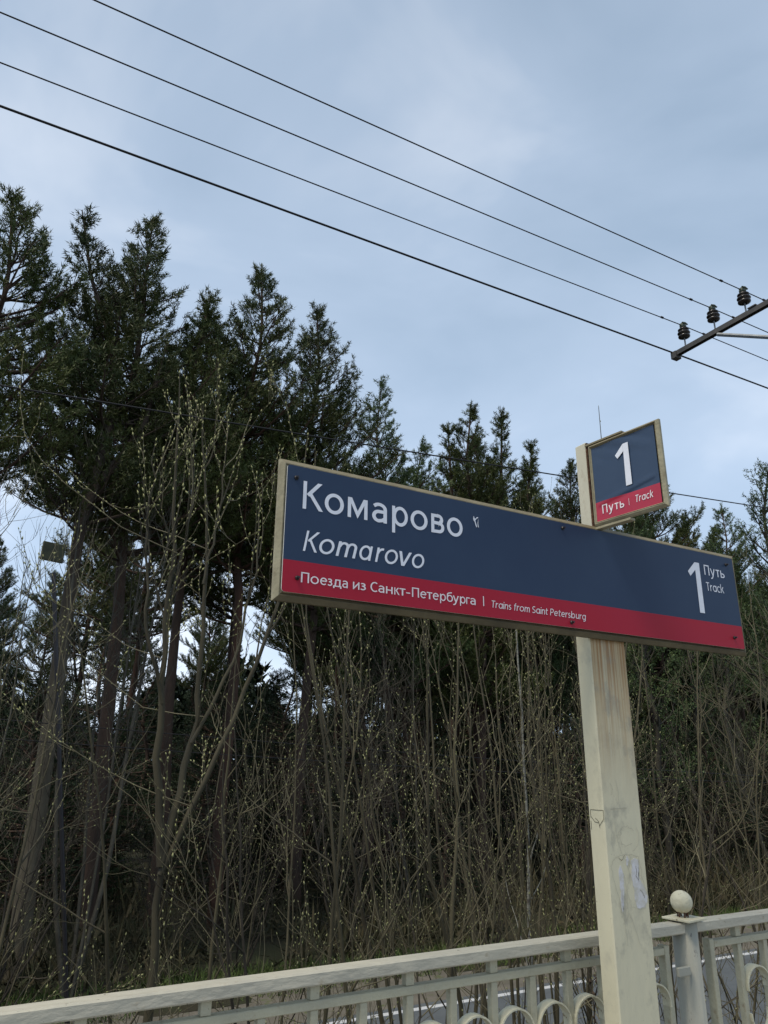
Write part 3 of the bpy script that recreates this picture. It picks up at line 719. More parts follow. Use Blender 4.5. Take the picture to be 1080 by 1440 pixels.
wire('thin overhead wire on the middle insulator of the crossarm', WY[1], 6.575, .07, .0058, xs, hooks=(6.48, 7.2))
wire('topmost thin overhead wire, on the insulator farthest from the crossarm tip', WY[2], 6.575, .04, .0058, xs, hooks=(6.48, 7.2))
wire('thick black overhead cable clamped at the crossarm tip', 5.215, 6.285, .03, .0100, xs)
wire('single wire crossing the trees behind the signs above the road', 6.5, 0, 0, .0078, list(np.linspace(-20, 30, 70)), zf=lambda x: 4.61 + .062 * x + .0004 * x * x)
wire('upper faint cable strung low in front of the dark wood', 11.5, 0, 0, .007, list(np.linspace(-10, 45, 30)), zf=lambda x: 2.16 - .060 * x + .0008 * x * x)
wire('lower faint cable strung low in front of the dark wood', 11.5, 0, 0, .007, list(np.linspace(-10, 45, 30)), zf=lambda x: 1.92 - .060 * x + .0012 * x * x)
# leaning plate on a thin pole beyond the road
lp = thing('roadside_plate', 'small dark square plate on a thin leaning pole among the left trees', 'sign', (1.88, 11.5, GZ), .15)
obj('pole', MB().tube([(0, 0, -.1), (-.84, 0, 4.83), (-1.0, 0, 5.75)], .030, 8).mesh('pole', True), MT['bolt'], lp)
o = obj('plate', MB().bbox(-.155, .155, -.02, .02, -.135, .135, .008).mesh('plate'), mat('mossy_plate', (.028, .032, .024), .8, (.06, .062, .035), 9, 6), lp, (-1.06, -.05, 6.03)); o.rotation_euler = (0, .05, 0)

# ------------------------------------------------------------------ trees
def unit(v): return v / (np.linalg.norm(v) + 1e-9)
def interp(P, s):
    P = np.asarray(P); x = s * (len(P) - 1); i = int(min(len(P) - 2, max(0, math.floor(x)))); f = x - i
    return P[i] * (1 - f) + P[i + 1] * f
def needles(C, D, rng_, k, ln, wd, spread=.75):
    n = len(C); C = np.repeat(C, k, 0); D = np.repeat(D, k, 0)
    rnd = rng_.normal(size=(n * k, 3)); d = D * 1.0 + rnd * spread; d /= np.linalg.norm(d, axis=1)[:, None]
    C = C + rng_.normal(size=(n * k, 3)) * .026
    side = np.cross(d, rng_.normal(size=(n * k, 3))); side /= np.linalg.norm(side, axis=1)[:, None] + 1e-9
    L_ = (ln * rng_.uniform(.6, 1.25, n * k))[:, None]
    V = np.stack([C - side * wd * .5, C + side * wd * .5, C + d * L_ + side * wd * .12], 1).reshape(-1, 3)
    T = np.arange(n * k * 3).reshape(-1, 3)
    return V, T
def conifer(seed, H, zb, Rm, trunk_pts=None, r0=.16, step=.40, nb=6, k=17, ln=.115, wd=.021, sec=1.3, droop=0.0, top_el=40, bot_el=0, power=1.0, forks=(), thin=0.0, bark='bark', needle='needles', spread=.75):
    """returns (trunk mesh, crown mesh); base at the origin, tip at height H"""
    g = np.random.default_rng(seed); rr = random.Random(seed)
    wood = MB(); C = []; D = []
    if trunk_pts is None:
        trunk_pts = [(0, 0, -.3)] + [(g.normal() * .05 * i ** .7, g.normal() * .05 * i ** .7, H * i / 7) for i in range(1, 7)] + [(g.normal() * .1, g.normal() * .1, H)]
    axes = [(np.array(trunk_pts, float), r0, zb, H, Rm)] + [(np.array(f[0], float), f[1], f[2], f[3], f[4]) for f in forks]
    for P, rad, cb, ct, RM in axes:
        n = 26; z = np.linspace(P[0][2], P[-1][2], n)
        Q = np.stack([np.interp(z, P[:, 2], P[:, 0]), np.interp(z, P[:, 2], P[:, 1]), z], 1)
        fr = np.clip((z - z[0]) / (z[-1] - z[0]), 0, 1)
        wood.tube(Q, rad * (1 - fr) ** .8 + .012 + (.12 * rad * np.exp(-fr * 30) if P[0][2] < .5 else 0), 8)
        zc = cb
        while zc < ct - .15:
            t = (zc - cb) / (ct - cb)
            pr = (1 - t) ** power * (.62 + .38 * min(1, t * 3.5 + .1)) * RM
            for j in range(nb):
                if rr.random() < thin * (1 - t): continue
                az = rr.random() * 6.283; Lb = max(.14, pr * rr.uniform(.50, 1.25))
                el = R(bot_el + (top_el - bot_el) * t ** 1.5 + rr.uniform(-12, 12))
                z0_ = zc + rr.uniform(-.12, .12)
                o_ = np.array([np.interp(z0_, P[:, 2], P[:, 0]), np.interp(z0_, P[:, 2], P[:, 1]), z0_])
                d = np.array([math.cos(az) * math.cos(el), math.sin(az) * math.cos(el), math.sin(el)])
                pts = [o_]; dd = d.copy()
                for s_ in range(6):
                    dd = unit(dd + np.array([rr.uniform(-.16, .16), rr.uniform(-.16, .16), .13 - droop + rr.uniform(-.08, .08)]))
                    pts.append(pts[-1] + dd * Lb / 6)
                pts = np.array(pts); rb = .008 + .016 * Lb
                wood.tube(pts, np.linspace(rb, .006, 7), 4)
                ns = max(2, int(Lb * 5.2 * sec))
                for i in range(ns):
                    s_ = .22 + .78 * (i + rr.random()) / ns if Lb > .6 else rr.random()
                    p = interp(pts, s_); td = unit(interp(pts, min(1, s_ + .1)) - interp(pts, max(0, s_ - .1)))
                    sd_ = unit(np.cross(td, [0, 0, 1])) * (1 if i % 2 else -1)
                    l2 = (.24 + .42 * Lb * (1.1 - s_)) * rr.uniform(.6, 1.25)
                    dv = unit(td * .75 + sd_ * rr.uniform(.5, 1.0) + np.array([0, 0, rr.uniform(-.05, .45) - droop]))
                    m_ = max(2, int(l2 / .10)); e2 = dv.copy(); c = p.copy(); seg = [c.copy()]
                    for a in range(m_):
                        e2 = unit(e2 + np.array([rr.uniform(-.15, .15), rr.uniform(-.15, .15), .08]))
                        c = c + e2 * l2 / m_; seg.append(c.copy())
                        if a > 0 or m_ < 3: C.append(c.copy()); D.append(e2.copy())
                    if m_ > 2: wood.tube([seg[0], seg[len(seg) // 2], seg[-1]], [.007, .006, .004], 3)
                C.append(pts[-1]); D.append(dd); C.append(pts[-2]); D.append(dd)
            zc += step * rr.uniform(.75, 1.25)
        for a in range(7):
            C.append(np.array([np.interp(ct - .08 * a, P[:, 2], P[:, 0]), np.interp(ct - .08 * a, P[:, 2], P[:, 1]), ct - .08 * a])); D.append(np.array([0, 0, 1.]))
    V, T = needles(np.array(C), np.array(D), g, k, ln, wd, spread)
    cb_ = MB(); cb_.add(V, t=T)
    return wood.mesh('trunk', True), cb_.mesh('crown')
def tree(name, label, cat, x, y, group=None, bark='bark', needle='needles', gz=None, **kw):
    wm, cm = conifer(**kw)
    g0 = float(gh(np.array(x), np.array(y))) if gz is None else gz
    t = thing(name, label, cat, (x, y, g0), 0, group)
    obj('trunk', wm, MT[bark], t); obj('crown', cm, MT[needle], t)
    return t
# front pines, each fitted to its own place; heights are metres above the forest floor
T = {}
T[1] = tree('pine_tree', 'tall dense pine cut by the left edge of the photo', 'tree', -.72, 14.0, seed=11, H=13.6, zb=7.4, Rm=3.44, r0=0.14, nb=6)
T[2] = tree('pine_tree', 'forked pine with grey lower trunk and a thin leaning top at the far left', 'tree', 1.36, 13.6, bark='bark_grey', seed=12, H=14.2, zb=7.0, Rm=2.65, r0=0.15,
    trunk_pts=[(0, 0, -.3), (.0, 0, 4), (.03, .1, 7), (.35, .4, 9.2), (.30, .9, 11), (-.35, 1.2, 12.8), (-.72, 1.3, 14.45)], thin=.3, nb=5,
    forks=[([(-.02, 0, 6.9), (.22, .1, 7.8), (1.0, .6, 9.4), (1.3, .8, 11.5)], .08, 8.3, 11.6, 1.0)])
T[3] = tree('pine_tree', 'pine with a slim spire top and broad right shoulder, third from the left', 'tree', 2.6, 15.5, seed=13, H=15.3, zb=7.0, Rm=3.53, r0=0.15, bark='bark',
    trunk_pts=[(0, 0, -.3), (-.1, 0, 6), (-.35, 0, 11), (-.40, 0, 15.35)],
    forks=[([(-.1, 0, 8.2), (.7, -.2, 10), (1.1, -.2, 13.55)], .09, 9.2, 13.6, 1.35)])
T[4] = tree('pine_tree', 'bushy rounded pine filling the gap beside the slim spire pine', 'tree', 4.05, 16.8, seed=14, H=14.3, zb=7.2, Rm=3.35, r0=0.14)
T[5] = tree('pine_tree', 'tall pointed pine with a clear pyramid top left of the sign', 'tree', 5.1, 16.0, seed=15, H=15.4, zb=7.2, Rm=3.38, r0=0.14, bark='bark_red')
T[6] = tree('pine_tree', 'pointed pine rising just above the left end of the long sign', 'tree', 7.2, 17.0, seed=16, H=15.4, zb=6.2, Rm=3.55, r0=0.14, bark='bark')
T[7] = tree('pine_tree', 'slender lighter green pine above the middle of the long sign', 'tree', 10.65, 19.0, needle='needles_pale', seed=17, H=14.9, zb=5.0, Rm=3.81, r0=0.10, nb=4)
T[8] = tree('pine_tree', 'low round topped pine between the slender pine and the broad one', 'tree', 13.1, 21.0, needle='needles_pale', seed=18, H=14.2, zb=5.5, Rm=3.81, r0=0.10, nb=4)
T[9] = tree('pine_tree', 'broad several topped pine above the long sign left of its post', 'tree', 13.1, 18.0, seed=19, H=14.3, zb=4.5, Rm=4.06, r0=0.14,
    forks=[([(.1, 0, 7.5), (.8, -.3, 10), (1.0, -.4, 14.0)], .09, 8.5, 14.05, 1.4), ([(.1, 0, 7), (1.5, -.4, 9), (2.1, -.5, 13.0)], .09, 8, 13.0, 1.3), ([(0, 0, 8), (-.6, .2, 10), (-.75, .2, 13.4)], .08, 9.2, 13.4, 1.0)])
COPIES_FRONT = [
    (7, 12.0, 20.5, 1.1, .83, 'short light green pine peeping over the long sign left of the broad pine'),
    (7, 16.6, 19.8, 2.6, .90, 'small pointed pine on the right flank of the broad pine'),
    (7, 18.3, 21.0, .5, .76, 'low pine sloping down towards the sign post'),
    (6, 19.9, 20.2, 3.3, .70, 'dark low pine right behind the sign post'),
]
for n_, x, y, rz, sc, lab in COPIES_FRONT:
    copy_tree(T[n_], (x, y, float(gh(np.array(x), np.array(y)))), rz, sc, lab)
sp_m = conifer(41, 6.5, .5, 1.7, r0=.09, step=.25, nb=6, k=9, ln=.10, wd=.022, droop=.12, top_el=40, bot_el=-12, power=.9, sec=.9)
def simple(name, label, cat, wm, cm, x, y, bark, nd, group=None, rz=0, sc=1.0):
    t = thing(name, label, cat, (x, y, float(gh(np.array(x), np.array(y)))), rz, group)
    t.scale = (sc, sc, sc)
    obj('trunk', wm, MT[bark], t); obj('crown', cm, MT[nd], t); return t
SPL_ = 'dark young spruce in the understorey of the wood'
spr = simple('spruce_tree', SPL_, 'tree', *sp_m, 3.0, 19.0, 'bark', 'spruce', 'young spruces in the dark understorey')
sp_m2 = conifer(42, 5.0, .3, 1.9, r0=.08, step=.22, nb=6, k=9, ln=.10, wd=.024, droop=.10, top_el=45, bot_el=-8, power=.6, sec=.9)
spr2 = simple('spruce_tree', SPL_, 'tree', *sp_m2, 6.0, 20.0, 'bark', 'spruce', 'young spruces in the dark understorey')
lt = conifer(51, 10.2, 1.8, 1.9, r0=.10, step=.42, nb=4, k=7, ln=.11, wd=.030, top_el=70, bot_el=25, power=.55, sec=.8, thin=.1, spread=1.0)
light1 = simple('leafing_tree', 'loose light green tree with fine leafy sprays right of the sign post', 'tree', *lt, 18.3, 16.3, 'twig_grey', 'needles_pale')
light2 = copy_tree(light1, (20.6, 16.8, GZ + .1), 2.2, .97, 'light green tree with two pronged top above the right half of the long sign')
light3 = copy_tree(light1, (23.6, 17.8, GZ + .1), 4.0, 1.08, 'loose leafing tree just behind the right end of the long sign')
lt2 = conifer(52, 12.4, 2.5, 2.9, r0=.15, step=.45, nb=4, k=7, ln=.12, wd=.030, top_el=65, bot_el=15, power=.6, sec=.8, thin=.15, spread=1.0)
light4 = simple('leafing_tree', 'spreading leafing tree cut by the right edge of the photo', 'tree', *lt2, 21.9, 14.0, 'twig_grey', 'needles_pale')
# depth of the wood
rg = random.Random(77)
src = [T[1], T[3], T[4], T[5], T[6], T[8]]
PINE_D = 'pine standing deeper in the dark wood'
placed = []
def free(x, y, d):
    for a, b_ in placed:
        if (a - x) ** 2 + (b_ - y) ** 2 < d * d: return False
    placed.append((x, y)); return True
for t in T.values(): placed.append((t.location.x, t.location.y))
cnt = 0
for _ in range(2500):
    y = rg.uniform(21, 62); x = rg.uniform(-10, 2.1 * y + 8)
    if x < -.3 * y: continue
    if not free(x, y, 2.7 if y < 35 else 3.6): continue
    if x / y < .42 and rg.random() < .72: continue
    # keep the skyline as in the photo: lower towards the right
    d_ = math.hypot(x, y); el_max = .60 - .17 * min(2.2, x / y)
    h = min(rg.uniform(13, 18), el_max * d_ + 3.0)
    s_ = rg.choice(src); H0 = 15.0
    copy_tree(s_, (x, y, float(gh(np.array(x), np.array(y)))), rg.uniform(0, 6.28), h / H0, PINE_D, 'pines standing deeper in the wood')
    cnt += 1
    if cnt >= 170: break
placed = [(t.location.x, t.location.y) for t in T.values()]
cnt = 0
for _ in range(3000):
    y = rg.uniform(16.5, 58) if rg.random() > .4 else rg.uniform(15.5, 26); x = rg.uniform(-8, 2.1 * y + 6)
    if x < -.3 * y: continue
    if not free(x, y, 1.6 if y < 30 else 2.5): continue
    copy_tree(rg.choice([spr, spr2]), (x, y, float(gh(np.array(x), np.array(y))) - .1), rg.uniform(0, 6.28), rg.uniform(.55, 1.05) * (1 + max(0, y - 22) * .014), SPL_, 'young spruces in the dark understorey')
    cnt += 1
    if cnt >= 230: break
# bare pine poles (trunks with crowns high up) right behind the front row
# far wood: one mass
g = np.random.default_rng(5)
n = 16000
a_ = g.uniform(R(18), R(112), n); d_ = g.uniform(64, 84, n); X = d_ * np.cos(a_); Y = d_ * np.sin(a_)
hz = g.uniform(0, 1, n) ** .8 * (8.5 + 2.5 * np.sin(a_ * 21) + 1.5 * np.sin(a_ * 57))
C = np.stack([X, Y, GZ + hz], 1); D = np.tile([0, 0, 1.], (n, 1))
V, T_ = needles(C, D, g, 5, 1.0, .5, 1.0)
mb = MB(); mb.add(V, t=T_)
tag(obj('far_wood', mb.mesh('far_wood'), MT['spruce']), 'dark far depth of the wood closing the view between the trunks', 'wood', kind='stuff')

# ------------------------------------------------------------------ saplings and shrubs
def grow(wood, P0, d0, L, r_0, r_1, g_, up_=.10, wob=.12, n=7):
    pts = [np.array(P0, float)]; d = unit(np.array(d0, float))
    for i in range(n):
        d = unit(d + g_.normal(size=3) * wob + np.array([0, 0, up_])); pts.append(pts[-1] + d * L / n)
    pts = np.array(pts); return pts
def sapling(seed, stems, nbr=9, br_len=(.6, 1.6), ntw=6, tw_len=(.2, .7), bud_gap=.055, bud=(.017, .0036), upb=.10, tup=.10, ang=.62, low=.25, wob=.10, tw_r=.0021, bud_p=.30, lowtw=0):
    """stems: list of (points, base radius). returns wood mesh, fine twig mesh, buds mesh"""
    g_ = np.random.default_rng(seed); wood = MB(); tw = MB(); bp = []; bd = []; bs = []
    def buds(pts, s0, sc):
        seg = np.linalg.norm(np.diff(pts, axis=0), axis=1).sum(); m_ = int(seg * (1 - s0) / bud_gap)
        for i in range(m_):
            if g_.random() > bud_p: continue
            s_ = s0 + (1 - s0) * (i + g_.random() * .5) / max(1, m_); p = interp(pts, s_); t = unit(interp(pts, min(1, s_ + .04)) - interp(pts, max(0, s_ - .04)))
            q_ = unit(np.cross(t, g_.normal(size=3))); bp.append(p + q_ * .002); bd.append(unit(t + q_ * .40 + np.array([0, 0, .3]))); bs.append(sc * g_.uniform(.55, 1.3))
        bp.append(pts[-1]); bd.append(unit(pts[-1] - pts[-2])); bs.append(sc)
    def twig(p, d, L, r0, lvl):
        n = 6 if L > .5 else 4
        W_ = grow(None, p, d, L, 0, 0, g_, tup + .10, wob * 1.7, n)
        tw.tube(W_, np.linspace(r0, .0012, n + 1), 3); buds(W_, .25, .85)
        if lvl and L > .28:
            for k in range(int(g_.integers(1, 4))):
                s2 = g_.uniform(.2, .8); t2 = unit(interp(W_, min(1, s2 + .1)) - interp(W_, max(0, s2 - .1)))
                twig(interp(W_, s2), t2 + unit(np.cross(t2, g_.normal(size=3))) * g_.uniform(.6, 1.2), L * g_.uniform(.25, .6), r0 * .75, lvl - 1)
    for SP, r0 in stems:
        SP = np.array(SP, float); n = 16; k = np.linspace(0, len(SP) - 1, n)
        P = np.stack([np.interp(k, np.arange(len(SP)), SP[:, c]) for c in range(3)], 1)
        for _ in range(2): P[1:-1] = (P[:-2] + 2 * P[1:-1] + P[2:]) / 4
        P[2:-1] += g_.normal(size=(n - 3, 3)) * .007
        rr = r0 * (1 - np.linspace(0, 1, n)) ** .75 + .0025
        wood.tube(P, rr, 8 if r0 > .012 else 5); buds(P, .72, 1)
        for b_ in range(nbr):
            s_ = low + (1 - low) * (b_ + g_.random()) / nbr * .95
            p = interp(P, s_); t = unit(interp(P, min(1, s_ + .05)) - interp(P, max(0, s_ - .05)))
            q_ = unit(np.cross(t, g_.normal(size=3))); L = g_.uniform(*br_len) * (1.15 - .75 * s_)
            B = grow(None, p, t + q_ * ang * g_.uniform(.8, 2.0), L, 0, 0, g_, upb, wob, 8)
            rb = min(.6 * r0 * (1 - s_) ** .75 + .0025, .003 + .005 * L)
            (wood if rb > .0045 else tw).tube(B, np.linspace(rb, .0018, 9), 5 if rb > .006 else 4); buds(B, .3, 1)
            for w_ in range(int(ntw * (.5 + L / br_len[1]))):
                s2 = g_.uniform(.12, .95); p2 = interp(B, s2); t2 = unit(interp(B, min(1, s2 + .08)) - interp(B, max(0, s2 - .08)))
                q2 = unit(np.cross(t2, g_.normal(size=3)))
                twig(p2, t2 + q2 * g_.uniform(.5, 1.5), g_.uniform(*tw_len), tw_r, 1)
        for b_ in range(lowtw):      # long thin arching shoots low on the stem
            s_ = g_.uniform(.08, .6); p = interp(P, s_); a = g_.uniform(0, 6.28); L = g_.uniform(.7, 1.7)
            B = grow(None, p, (math.cos(a), math.sin(a), g_.uniform(.0, .5)), L, 0, 0, g_, g_.uniform(-.02, .14), .15, 9)
            tw.tube(B, np.linspace(.0036, .0015, 10), 4); buds(B, .3, .8)
            for w_ in range(4):
                s2 = g_.uniform(.2, .9); twig(interp(B, s2), unit(g_.normal(size=3)) + np.array([0, 0, .5]), g_.uniform(.15, .5), .0019, 1)
    bp, bd, bs = np.array(bp), np.array(bd), np.array(bs)[:, None]
    n = len(bp); sd_ = np.cross(bd, g_.normal(size=(n, 3))); sd_ /= np.linalg.norm(sd_, axis=1)[:, None]; s2 = np.cross(bd, sd_)
    l_, r_b = bud
    mid = bp + bd * l_ * bs * .45
    c120 = [(1, 0), (-.5, .866), (-.5, -.866)]
    V = [bp] + [mid + (sd_ * a + s2 * b_) * r_b * bs for a, b_ in c120] + [bp + bd * l_ * bs]
    V = np.stack(V, 1).reshape(-1, 3); base = np.arange(n)[:, None, None] * 5
    T = np.array([(0, 2, 1), (0, 3, 2), (0, 1, 3), (4, 1, 2), (4, 2, 3), (4, 3, 1)])[None] + base
    mb_ = MB(); mb_.add(V, t=T.reshape(-1, 3))
    return wood.mesh('stems', True), tw.mesh('twigs', True), mb_.mesh('buds', True)
def make_sapling(label, x, y, z, bark='twig', tips='twig_tip', bud_mat='catkin', group=None, cat='sapling', name='willow_sapling', **kw):
    wm, tm, bm_ = sapling(**kw)
    t = thing(name, label, cat, (x, y, z), 0, group)
    obj('stems', wm, MT[bark], t); o = obj('twigs', tm, MT[tips], t); o['kind'] = 'stuff'; o = obj('buds', bm_, MT[bud_mat], t); o['kind'] = 'stuff'
    return t
def bank(y): return GZ - .02 + .3 * max(0, 1 - (y - 2.35) / 1.6) ** 2
def auto_stems(seed, n, H, spread, r, lean=(0, 0)):
    g_ = random.Random(seed); o_ = []
    for i in range(n):
        a = g_.uniform(0, 6.28); h = H * g_.uniform(.62, 1.0); sp_ = spread * g_.uniform(.3, 1)
        bx, by = .12 * math.cos(a), .12 * math.sin(a)
        P = [(bx * g_.random(), by * g_.random(), -.1)]
        for k in range(1, 6):
            f = k / 5; P.append((bx + sp_ * math.cos(a) * f ** .8 + lean[0] * f + g_.uniform(-.09, .09), by + sp_ * math.sin(a) * f ** .8 + lean[1] * f + g_.uniform(-.09, .09), h * f))
        o_.append((P, .72 * r * g_.uniform(.5, 1.1) * (h / H)))
    return o_

A_ = make_sapling('forked willow sapling with long catkin wands rising high left of the long sign', 1.055, 4.2, GZ, seed=101, bud=(.027, .0058), bud_gap=.036, bud_p=.9,
    stems=[([(.02, 0, -.1), (0, 0, 1.0), (-.01, 0, 2.0), (-.02, 0, 2.78), (-.06, .0, 3.0)], .036),
           ([(-.02, 0, 2.70), (-.09, .02, 3.25), (-.10, .03, 3.6), (-.10, .03, 4.1), (-.14, .0, 4.8), (-.186, 0, 5.47)], .020),
           ([(-.02, 0, 2.72), (.06, .05, 3.05), (.125, .1, 3.4), (.13, .12, 3.9), (.10, .12, 4.6), (.0, .1, 5.35)], .021),
           ([(-.02, 0, 2.66), (.17, -.02, 3.1), (.36, -.05, 3.6), (.52, -.08, 4.1), (.60, -.1, 4.6), (.64, -.1, 5.2)], .014),
           ([(.10, .06, 3.3), (.30, .05, 3.75), (.42, .08, 4.3), (.42, .1, 4.95)], .010),
           ([(-.09, .0, 3.5), (-.22, -.02, 3.9), (-.28, -.05, 4.4), (-.30, -.1, 4.95)], .009),
           ([(.10, .1, 4.2), (.17, .13, 4.6), (.19, .15, 5.25)], .007), ([(-.10, .03, 4.0), (-.04, .0, 4.5), (-.05, -.02, 5.1)], .007)],
    nbr=4, br_len=(.4, 1.1), ntw=2, tw_len=(.15, .5), low=.35, ang=.45, upb=.18, lowtw=1, wob=.08)
V_ = []
V_.append(make_sapling('tight clump of upright catkin covered willow shoots left of the cream post', 3.78, 4.5, bank(4.5), seed=111, bud=(.024, .0055), bud_gap=.042, stems=auto_stems(1, 6, 5.5, 1.0, .030), nbr=6, br_len=(.6, 1.5), ntw=3, ang=.45, upb=.16, low=.25, lowtw=1))
V_.append(make_sapling('bare olive sapling with criss crossing shoots below the middle of the long sign', 2.55, 4.3, bank(4.3), seed=112, stems=auto_stems(2, 3, 4.6, .9, .022), nbr=7, br_len=(.6, 1.7), ntw=4, ang=.7, upb=.08, low=.2, lowtw=2))
V_.append(make_sapling('thin many stemmed sapling at the lower left corner of the photo', .25, 4.6, bank(4.6), bark='twig_grey', bud_mat='bud', seed=113, stems=auto_stems(3, 3, 5.3, .8, .022), nbr=7, br_len=(.5, 1.6), ntw=4, ang=.8, upb=.08, low=.15, lowtw=3))
V_.append(make_sapling('dense tangle of budding brown shoots right of the cream post', 5.3, 4.6, bank(4.6), bud_mat='bud', seed=114, stems=auto_stems(4, 4, 5.2, 1.3, .028), nbr=7, br_len=(.6, 1.8), ntw=3, ang=.75, upb=.09, low=.15, lowtw=1))
V_.append(make_sapling('dark low sapling with curving shoots close behind the fence', 1.7, 3.7, bank(3.7), bark='twig_dark', bud_mat='bud', seed=115, stems=auto_stems(5, 3, 3.6, 1.0, .018), nbr=7, br_len=(.5, 1.4), ntw=6, ang=.8, upb=.03, low=.1, lowtw=5))
V_.append(make_sapling('slim upright sapling with wands reaching over the left end of the long sign', 1.95, 4.7, bank(4.7), seed=116, bud=(.024, .0052), bud_gap=.04, stems=auto_stems(6, 3, 5.45, .6, .022), nbr=7, br_len=(.5, 1.4), ntw=4, ang=.4, upb=.18, low=.2, lowtw=2))
SG = 'bare budding saplings crowded between fence and road'
SLB = 'bare budding sapling crowded in the thicket between fence and road'
pl_ = [(3, -.45, 4.3, 1.0, 1.0), (6, .10, 5.0, 2.0, 1.0), (2, 1.45, 5.1, .4, .90), 
       (1, 3.45, 5.1, 1.9, .98), (6, 4.05, 4.2, .8, 1.0), (5, 3.2, 3.6, 2.6, .9), (1, 4.6, 5.3, 5.5, .98),
       (4, 5.9, 5.2, 1.0, 1.0), (4, 6.9, 4.7, 3.0, 1.02), (4, 7.9, 5.2, 5.0, 1.05), (5, 6.0, 3.7, 4.9, 1.1), (4, 9.2, 5.0, .6, 1.1), (1, 10.4, 5.2, 3.1, 1.0), (3, -1.2, 4.8, 2.2, 1.0), (2, -1.9, 4.4, .7, 1.0)]
LB_ = ['thin grey shoots at the left edge of the photo below the tall dense pine',
       'straight sapling with catkin wands just right of the left photo edge',
       'olive sapling just right of the forked willow sapling',
       'upright willow clump below the second half of the long sign, behind the birch stem',
       'single slim sapling directly left of the cream post base',
       'low dark brush behind the fence left of the cream post',
       'upright willow shoots hidden mostly by the cream post',
       'brown tangle directly behind the ball topped fence post',
       'brown tangle between the ball topped post and the right photo edge',
       'brown tangle cut by the right edge of the photo',
       'low dark shoots over the fence right of the cream post',
       'farther brown tangle at the far right edge',
       'upright willow clump farthest to the right of the thicket',
       'grey sapling just outside the left photo edge',
       'olive sapling farthest to the left of the thicket']
for (k, x, y, rz, sc), lb in zip(pl_, LB_):
    copy_tree(V_[k - 1], (x, y, bank(y)), rz, sc, lb, SG, (.12 * math.sin(9 * x), .12 * math.cos(7 * x)))
make_sapling('single straight bare wand rising behind the top of the sign post', 4.21, 4.0, GZ, name='willow_wand', seed=131, bud_mat='bud', stems=[([(0, 0, -.1), (.02, 0, 2), (-.02, 0, 4), (0, 0, 5.99)], .009)], nbr=4, br_len=(.3, .6), ntw=0, ang=.3, upb=.25, low=.3)
make_sapling('cluster of thin straight wands rising left of the small track board', 4.05, 4.6, bank(4.6), name='willow_sapling', seed=132, stems=auto_stems(33, 7, 5.75, .35, .012), nbr=4, br_len=(.3, .9), ntw=2, ang=.35, upb=.2, low=.4)
V_.append(make_sapling('pale barked young birch stem among the willow shoots left of the post', 4.05, 5.0, bank(5.0), bark='birch', bud_mat='bud', name='young_birch', cat='tree', seed=118, stems=[([(0, 0, -.1), (-.03, 0, 1.5), (.02, 0, 3.2), (-.03, 0, 5.3)], .017)], nbr=9, br_len=(.4, 1.0), ntw=4, ang=.5))
wm_, tm_, bm_ = sapling(119, auto_stems(9, 4, 2.45, .5, .009), nbr=5, br_len=(.2, .6), ntw=3, tw_len=(.1, .25), bud_gap=.03, bud=(.040, .011), upb=0, tup=-.3, ang=.8, low=.5, bud_p=.30)
t = thing('withered_shrub', 'withered shrub with drooping dark dead leaves behind the fence right of its ball topped post', 'shrub', (3.05, 2.85, bank(2.85)))
obj('stems', wm_, MT['twig_dark'], t); obj('twigs', tm_, MT['twig_dark'], t)['kind'] = 'stuff'; o = obj('leaves', bm_, MT['deadleaf'], t); o['kind'] = 'stuff'
# bare brush beyond the road
F1 = make_sapling('fine grey bare tree with a fan of thin twigs before the forked pine', 2.0, 12.6, GZ + .1, bark='twig_grey', tips='twig_grey', bud_mat='bud', name='bare_tree', cat='tree', seed=121, stems=auto_stems(21, 4, 10.0, 1.5, .060), nbr=13, br_len=(1.0, 3.0), ntw=5, tw_len=(.4, 1.3), ang=.5, upb=.12, bud_gap=.16, tw_r=.0055, low=.3)
F2 = make_sapling('bare grey brush at the wood edge beyond the left part of the road', 4.5, 12.8, GZ + .1, bark='twig_dark', tips='twig_dark', bud_mat='bud', name='roadside_shrub', cat='shrub', seed=122, stems=auto_stems(22, 6, 4.0, 1.4, .030), nbr=8, br_len=(.6, 2.0), ntw=4, tw_len=(.3, 1.0), ang=.8, upb=.05, bud_gap=.12, bud=(.028, .008), tw_r=.0045, low=.1)
rg = random.Random(31)
for i in range(10):
    x = -1.5 + i * 2.7 + rg.uniform(-.3, .3); y = rg.uniform(12.3, 14.6)
    copy_tree(F2, (x, y, GZ + .08), rg.uniform(0, 6.28), rg.uniform(.6, 1.25), 'bare roadside shrub in the brush along the wood edge', 'bare shrubs along the wood edge')
for x, y, sc, lab in ((-.9, 12.9, .85, 'fine bare tree before the pine at the left edge'), (8.3, 13.5, .78, 'bare tree standing behind the lower left part of the long sign'), (13.4, 14.5, .86, 'bare tree half hidden behind the cream post'), (19.0, 13.4, .72, 'bare tree before the spreading leafing tree at the right')):
    copy_tree(F1, (x, y, GZ + .08), rg.uniform(0, 6.28), sc, lab)
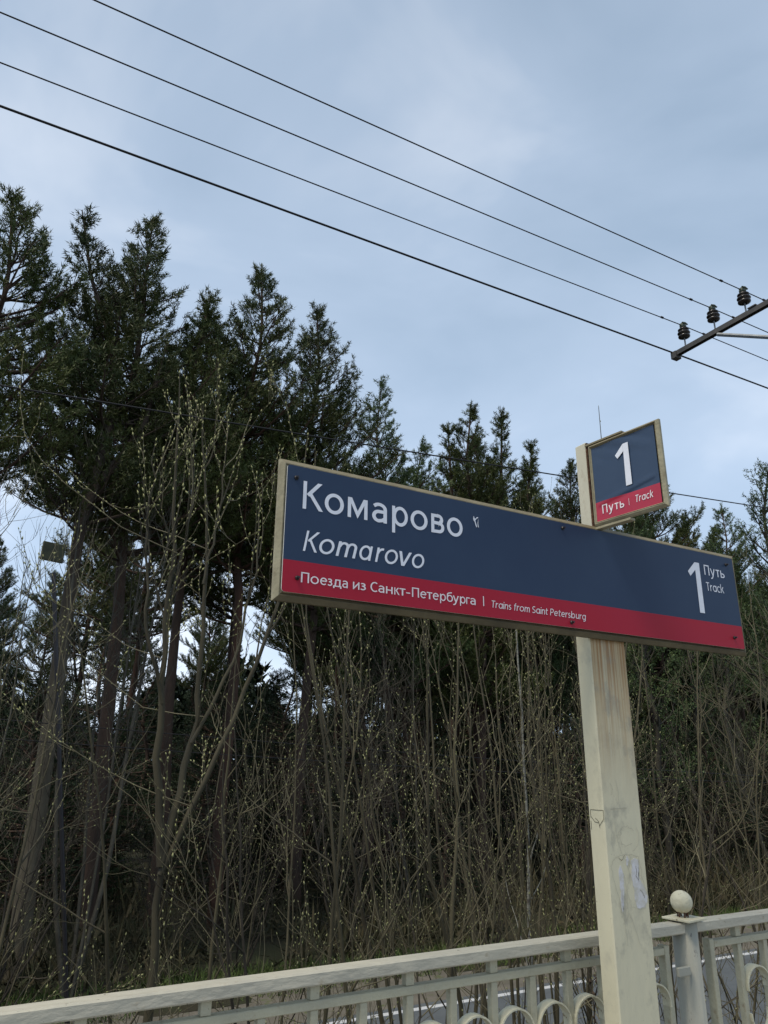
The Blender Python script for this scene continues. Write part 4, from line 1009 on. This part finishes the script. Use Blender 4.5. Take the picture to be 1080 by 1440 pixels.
# grass
def grass(name, label, x0, x1, y0, y1, n, h, m, zf, seed, dens=None):
    g_ = np.random.default_rng(seed); X = g_.uniform(x0, x1, n); Y = g_.uniform(y0, y1, n)
    k = (np.sin(X * 1.7 + 2 * np.sin(Y)) + np.sin(X * .6 + Y * 1.9) + g_.normal(size=n) * .6) > -.3; X, Y = X[k], Y[k]; n = len(X)
    Z = zf(X, Y) - .01; a = g_.uniform(0, 6.28, n); hh = h * g_.uniform(.4, 1.3, n); w_ = .006 + .008 * g_.random(n)
    B = np.stack([X, Y, Z], 1); sdv = np.stack([np.cos(a), np.sin(a), 0 * a], 1); tip = B + np.stack([g_.normal(size=n) * .5 * hh, g_.normal(size=n) * .5 * hh, hh], 1)
    V = np.stack([B - sdv * w_[:, None], B + sdv * w_[:, None], tip], 1).reshape(-1, 3); mb = MB(); mb.add(V, t=np.arange(3 * n).reshape(-1, 3))
    tag(obj(name, mb.mesh(name), m), label, 'grass', kind='stuff')
grass('grass', 'green grass strip between the sandy verge and the wood', -3, 34, 11.5, 12.9, 40000, .15, MT['grass'], gh, 61)
def undergrowth():
    g_ = np.random.default_rng(66); n = 42000; Y = 12.6 + 9 * g_.random(n) ** 1.3; X = g_.uniform(-.25, 2.0, n) * Y
    k = np.sin(X * 2.3 + 1.5 * np.sin(Y * 1.7)) + np.sin(X * .9 - Y * 1.4) + g_.normal(size=n) * .7 > -.2; X, Y = X[k], Y[k]; n = len(X)
    Z = gh(X, Y); hh = g_.uniform(.08, 1.0, n) ** 1.5 * (.9 + .5 * np.sin(X * 1.1) * np.sin(Y)); a = g_.uniform(0, 6.28, n)
    B = np.stack([X, Y, Z + hh * g_.uniform(0, .6, n)], 1); sdv = np.stack([np.cos(a), np.sin(a), g_.normal(size=n) * .5], 1) * g_.uniform(.006, .035, n)[:, None]
    tip = B + g_.normal(size=(n, 3)) * .16 + np.stack([0 * X, 0 * X, hh * .4], 1)
    mb = MB(); mb.add(np.stack([B - sdv, B + sdv, tip], 1).reshape(-1, 3), t=np.arange(3 * n).reshape(-1, 3))
    tag(obj('undergrowth', mb.mesh('undergrowth'), mat('undergrowth_leaves', (.030, .036, .014), .8, (.075, .058, .030), 4, 5)), 'dark low undergrowth on the forest floor', 'undergrowth', kind='stuff')
undergrowth()
grass('dry_grass', 'dry grass and litter at the foot of the saplings', -3, 14, 2.5, 5.5, 22000, .16, MT['drygrass'], lambda X, Y: GZ + 0 * X + .3 * np.maximum(0, 1 - (Y - 2.35) / 1.6) ** 2, 62)
